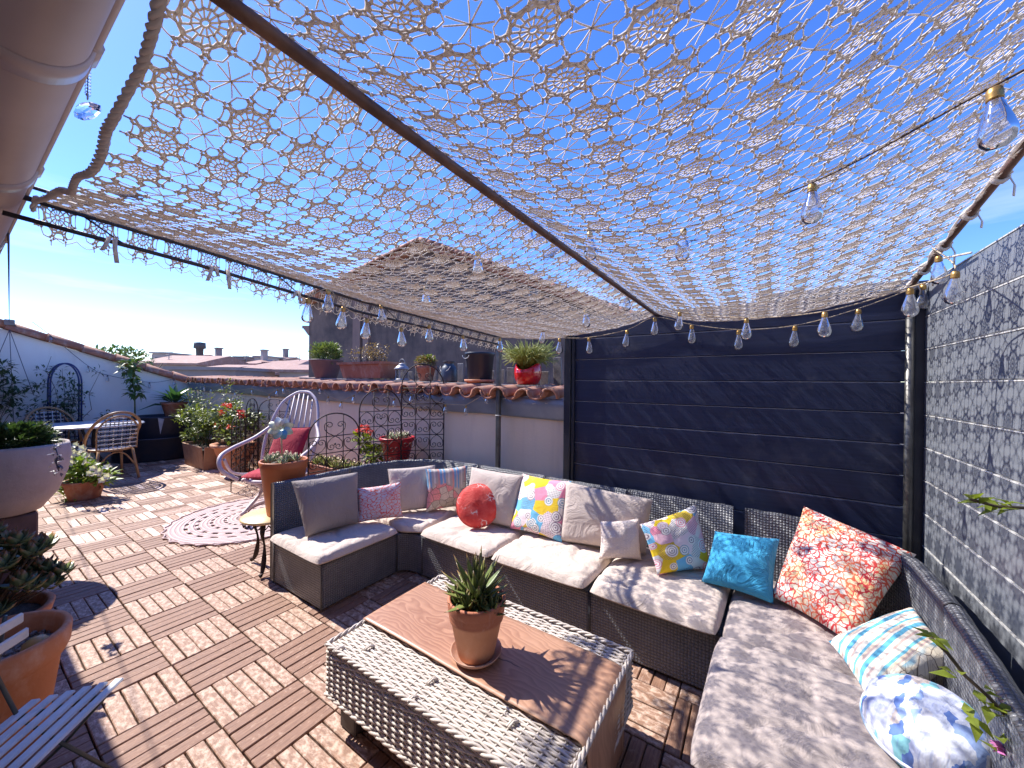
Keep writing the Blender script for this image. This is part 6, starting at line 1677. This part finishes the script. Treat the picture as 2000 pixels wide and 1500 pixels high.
q = MB(); cc0 = P(72, 1262, z=.38); q.lathe([(.0005, .07), (.022, .066), (.038, .045), (.042, .02), (.036, 0)], (cc0[0], cc0[1], .345), 18); q.ball((cc0[0] - .05, cc0[1] - .01, .365), .026, 10, 6); q.build('cactus', plain('orange green cactus', (.50, .25, .08), (.28, .28, .10), 14, .5), t)
# folding slat chair
M_fch = plain('pale blue grey painted wood', (.66, .68, .68), (.54, .56, .56), 15, .55, 0, .3, 50); M_fmt = plain('dark green grey strut', (.10, .11, .09), (.06, .065, .055), 10, .5, .3)
t = thing('folding_chair', 'small pale grey slatted folding chair in the bottom left corner', 'chair', (-1.8, .1, 0))
sd_ = nrm((-.19, .182, 0)); pd_ = nrm((-.5, -.86, 0))
for k in range(6):
    tip = np.array([-1.952, .368, .300]) + pd_ * .042 * k; L_ = .40
    q = MB(); q.box(tip - sd_ * L_ / 2, (L_, .030, .012), ax=(sd_, np.cross((0, 0, 1), sd_), (0, 0, 1)), bev=.005); q.build('seat_slat', M_fch, t)
for k in range(2):
    tip = np.array([-2.03, .165, .555 + .052 * k]) + pd_ * .012 * k
    q = MB(); q.box(tip - sd_ * .19, (.38, .012, .034), ax=(sd_, np.cross((0, 0, 1), sd_), (0, 0, 1)), bev=.005); q.build('back_slat', M_fch, t)
for o_ in (.06, .33):
    a_ = np.array([-1.952, .368, 0]) - sd_ * o_; b_ = a_ + pd_ * .21
    q = MB(); q.tube([a_ + (0, 0, .288), b_ + (0, 0, .288)], .008, 6); q.build('seat_rail', M_fmt, t)
    q = MB(); q.tube([a_ - pd_ * .02 + (0, 0, .012), (a_ + b_) / 2 + (0, 0, .16), b_ + (0, 0, .29), b_ + pd_ * .05 + (0, 0, .45), b_ + pd_ * .03 + (0, 0, .63)], .009, 6, flat=.5); q.build('leg', M_fmt, t)
    q = MB(); q.tube([b_ + pd_ * .05 + (0, 0, .012), (a_ + b_) / 2 + sd_ * .012 + (0, 0, .16), a_ + (0, 0, .285)], .009, 6, flat=.5); q.build('leg', M_fmt, t)
a_ = np.array([-1.952, .368, .016]) - sd_ * .06 - pd_ * .02; q = MB(); q.tube([a_, a_ - sd_ * .27], .006, 6); q.build('cross_bar', M_fmt, t)

# ================================================================ bougainvillea twigs at the right edge
rg = random.Random(13)
t = thing('bougainvillea', 'thin twigs with fresh leaves and a pink flower at the right edge', 'plant', (.50, .62, 0)); q = MB(); M_tw = plain('thin twig', (.13, .10, .06), (.08, .06, .04), 20, .8)
q.lathe(pot_profile(.12, .17, .3, .04, .01), (.50, .62, 0), 24); q.build('pot', M_terr, t)
q = MB(); ql = MB(); D1 = .92
pa = [(.50, .62, .28), (.53, .72, .70), P(2050, 1010, d=D1), P(2000, 992, d=D1), P(1950, 990, d=D1), P(1895, 975, d=D1)]
pb = [(.50, .62, .28), (.52, .66, .40), P(2060, 1480, d=.85), P(1985, 1420, d=.85), P(1930, 1360, d=.86), P(1885, 1320, d=.88), P(1850, 1275, d=.9), P(1818, 1245, d=.92)]
q.tube(pa, .004, 6); q.tube(pb, .004, 6); q.build('stems', M_tw, t)
def lv(u, v, d, n, ln):
    for k in range(n):
        c_ = P(u + rg.uniform(-10, 10), v + rg.uniform(-8, 8), d=d); a = rg.uniform(0, 6.28); ql.leaf(c_, (math.cos(a), math.sin(a) * .7, rg.uniform(-.2, .9)), ln * rg.uniform(.7, 1.2), ln * .5, up=(rg.uniform(-.5, .5), rg.uniform(-.5, .5), 1))
for (u, v, d, n, ln) in ((1900, 972, D1, 4, .04), (1920, 980, D1, 4, .045), (1915, 1010, D1, 2, .045), (1950, 992, D1, 5, .045), (1985, 1000, D1, 4, .045), (1835, 1255, .92, 4, .04), (1822, 1250, .92, 2, .04), (1870, 1320, .88, 3, .04), (1935, 1385, .86, 5, .045), (1955, 1395, .86, 4, .045), (1900, 1400, .86, 3, .045), (1945, 1440, .85, 4, .05), (1980, 1490, .85, 3, .045), (1930, 1350, .87, 2, .04)): lv(u, v, d, n, ln)
ql.build('foliage', leafmat('fresh twig leaf', (.26, .31, .04), (.17, .23, .03), .45, .3), t)
q = MB(); bush(q, P(1975, 1468, d=.85), (.013, .013, .012), 14, .026, .02, rg, .2, .2); q.build('flower', M_pink_fl, t)

# ================================================================ string lights
M_brass = plain('brass socket', (.55, .33, .10), (.42, .24, .07), 30, .35, .7); M_cable = plain('jute wrapped cable', (.52, .42, .30), (.38, .30, .21), 40, .9); M_cabdk = plain('brown cable', (.12, .075, .05), rough=.7); M_fil = plain('copper filament', (.55, .42, .3), rough=.4, metal=.5)
def bulb_meshes(k, msock):
    q = MB(); q.lathe([(.0005, 0), (.010, 0), (.013, -.004), (.0135, -.010), (.0145, -.012), (.0135, -.015), (.0145, -.018), (.0135, -.021), (.0145, -.024), (.0135, -.030), (.0005, -.031)], (0, 0, 0), 14)
    ms = q.mesh('socket'); ms.materials.append(msock)
    q = MB(); q.lathe([(.0125, -.028), (.0135, -.034), (.0185, -.052), (.0265, -.078), (.0315, -.100), (.0315, -.112), (.027, -.126), (.016, -.136), (.0005, -.139)], (0, 0, 0), 18); mg = q.mesh('bulb'); mg.materials.append(M_glass)
    q = MB(); q.tube([(.006 * math.cos(a), .006 * math.sin(a), -.034 - .006 * a) for a in np.linspace(0, 10.5, 30)], .0006, 3); mf = q.mesh('filament'); mf.materials.append(M_fil)
    for m_ in (ms, mg, mf):
        m_.transform(Matrix.Scale(k, 4))
    return ms, mg, mf
def string_light(name, label, cable, bulbs, k, mcable, r, msock=None, sm_=True):
    ms, mg, mf = bulb_meshes(k, msock or M_brass)
    c0 = np.array(bulbs[0], float); t = thing(name, label, 'string lights', tuple(c0))
    q = MB(); q.tube(smooth(cable, 6) if sm_ else cable, r, 6); q.build('cable', mcable, t)
    for b in bulbs:
        o = bpy.data.objects.new('bulb', mg); col.objects.link(o); o.parent = t; o.location = tuple(np.array(b) - c0); o.rotation_euler = (rng.uniform(-.10, .10), rng.uniform(-.10, .10), rng.uniform(0, 6))
        for me in (ms, mf):
            s_ = bpy.data.objects.new('socket' if me is ms else 'filament', me); col.objects.link(s_); s_.parent = o
    return t
B1 = [P(1942, 172, d=.60), P(1586, 360, d=.92), P(1335, 447, d=1.16), P(1152, 453, d=1.28), P(1033, 429, d=1.42), P(932, 492, d=1.68), P(830, 561, d=1.95), P(744, 596, d=2.12)]
up = np.array([0, 0, .004])
string_light('string_lights', 'brown cable of clear bulbs hanging across under the net', [P(2150, 60, d=.55)] + [b + up for b in B1[:4]] + [P(1090, 470, d=1.34) + np.array([0, 0, .06])] + [b + up for b in B1[4:]] + [P(700, 575, d=2.2), P(640, 560, d=2.2)], B1, .70, M_cabdk, .0022)
B2 = [P(u, v, x=-1.85) for u, v in ((602, 583), (641, 566), (671, 600), (716, 622), (783, 640), (838, 634), (904, 655))] + [P(u, v, y=2.60) for u, v in ((976, 660), (1093, 661), (1150, 660), (1225, 645), (1279, 621), (1351, 635), (1443, 645), (1553, 637), (1677, 604), (1803, 556))]
string_light('string_lights', 'jute cable of clear bulbs along the left truss and back hem of the net', [b + up for b in B2] + [P(1850, 530, y=2.4)], B2, .86, M_cable, .0024)
B3 = [P(u, v, y=yy_) for u, v, yy_ in ((1061, 642, 2.3), (1143, 606, 2.1), (1224, 571, 2.1), (1328, 610, 2.25), (1458, 622, 2.1), (1611, 610, 1.95), (1778, 563, 1.9), (1866, 530, 1.75), (1833, 500, 2.0))]
string_light('string_lights', 'inner jute cable of bigger clear bulbs before the dark fence', [b + up for b in B3[:8]] + [P(1822, 485, y=1.95), B3[8] + up], B3, .74, M_cable, .0024)
B4 = [P(u, v, y=2.66) for u, v in ((400, 754), (413, 757), (435, 752), (460, 764), (492, 759), (526, 770), (542, 761), (554, 756), (571, 772), (625, 755), (641, 774), (667, 784), (691, 772), (720, 752), (770, 778), (803, 770), (870, 790), (910, 792), (952, 768))]
cab = [P(385, 736, y=2.66)]
for b in B4: cab.append(b + up)
string_light('string_lights', 'jute cable of small bulbs drooping along the parapet tiles', cab, B4, .68, M_cable, .004, None, False)
B5 = [P(u, v, x=-9.42) for u, v in ((98, 655), (172, 715), (210, 733), (292, 747), (340, 741))]
string_light('string_lights', 'dark thin wire of tiny bulbs across the white wall', [P(62, 628, x=-9.42)] + [b + up for b in B5] + [P(372, 735, x=-9.42)], B5, .8, M_wire, .004, M_wire)

# ================================================================ crystal pendant on the gutter
pc = P(171, 217, d=.94); pt = P(172, 132, d=.94)
g = G('cut crystal'); g.fin((.93, .95, 1.0), .02, 0.0, Transmission_Weight=1.0, IOR=1.5); M_cry = g.m
t = thing('crystal_pendant', 'cut crystal disc hanging on a bead chain from the gutter', 'pendant', tuple(pc))
ax_ = nrm(np.array([.35, -.75, .35])); e1 = nrm(np.cross((0, 0, 1), ax_)); e2 = np.cross(ax_, e1); q = MB()
q.lathe([(.0005, -.014), (.016, -.013), (.028, -.008), (.036, 0), (.028, .008), (.016, .013), (.0005, .014)], pc, 10, 1.0, .82, ax=np.array([e1, e2, ax_])); q.sm = [False] * len(q.sm); q.build('disc', M_cry, t)
q = MB(); q.tube([pt + np.array([0, 0, .03]), pc + np.array([0, 0, .03])], .0007, 4); q.build('thread', M_wire, t)
for k in range(9):
    c_ = pt + (pc - pt) * (k + .2) / 13.5; q = MB(); q.ball(c_, .0058, 8, 6); q.build('bead', M_cry, t)
q = MB(); q.tube([pc + np.array([.006 * math.cos(a), 0, .036 + .008 * math.sin(a)]) for a in np.linspace(0, 6.28, 12, endpoint=False)], .0012, 4, closed=True); q.build('ring', M_lan, t)
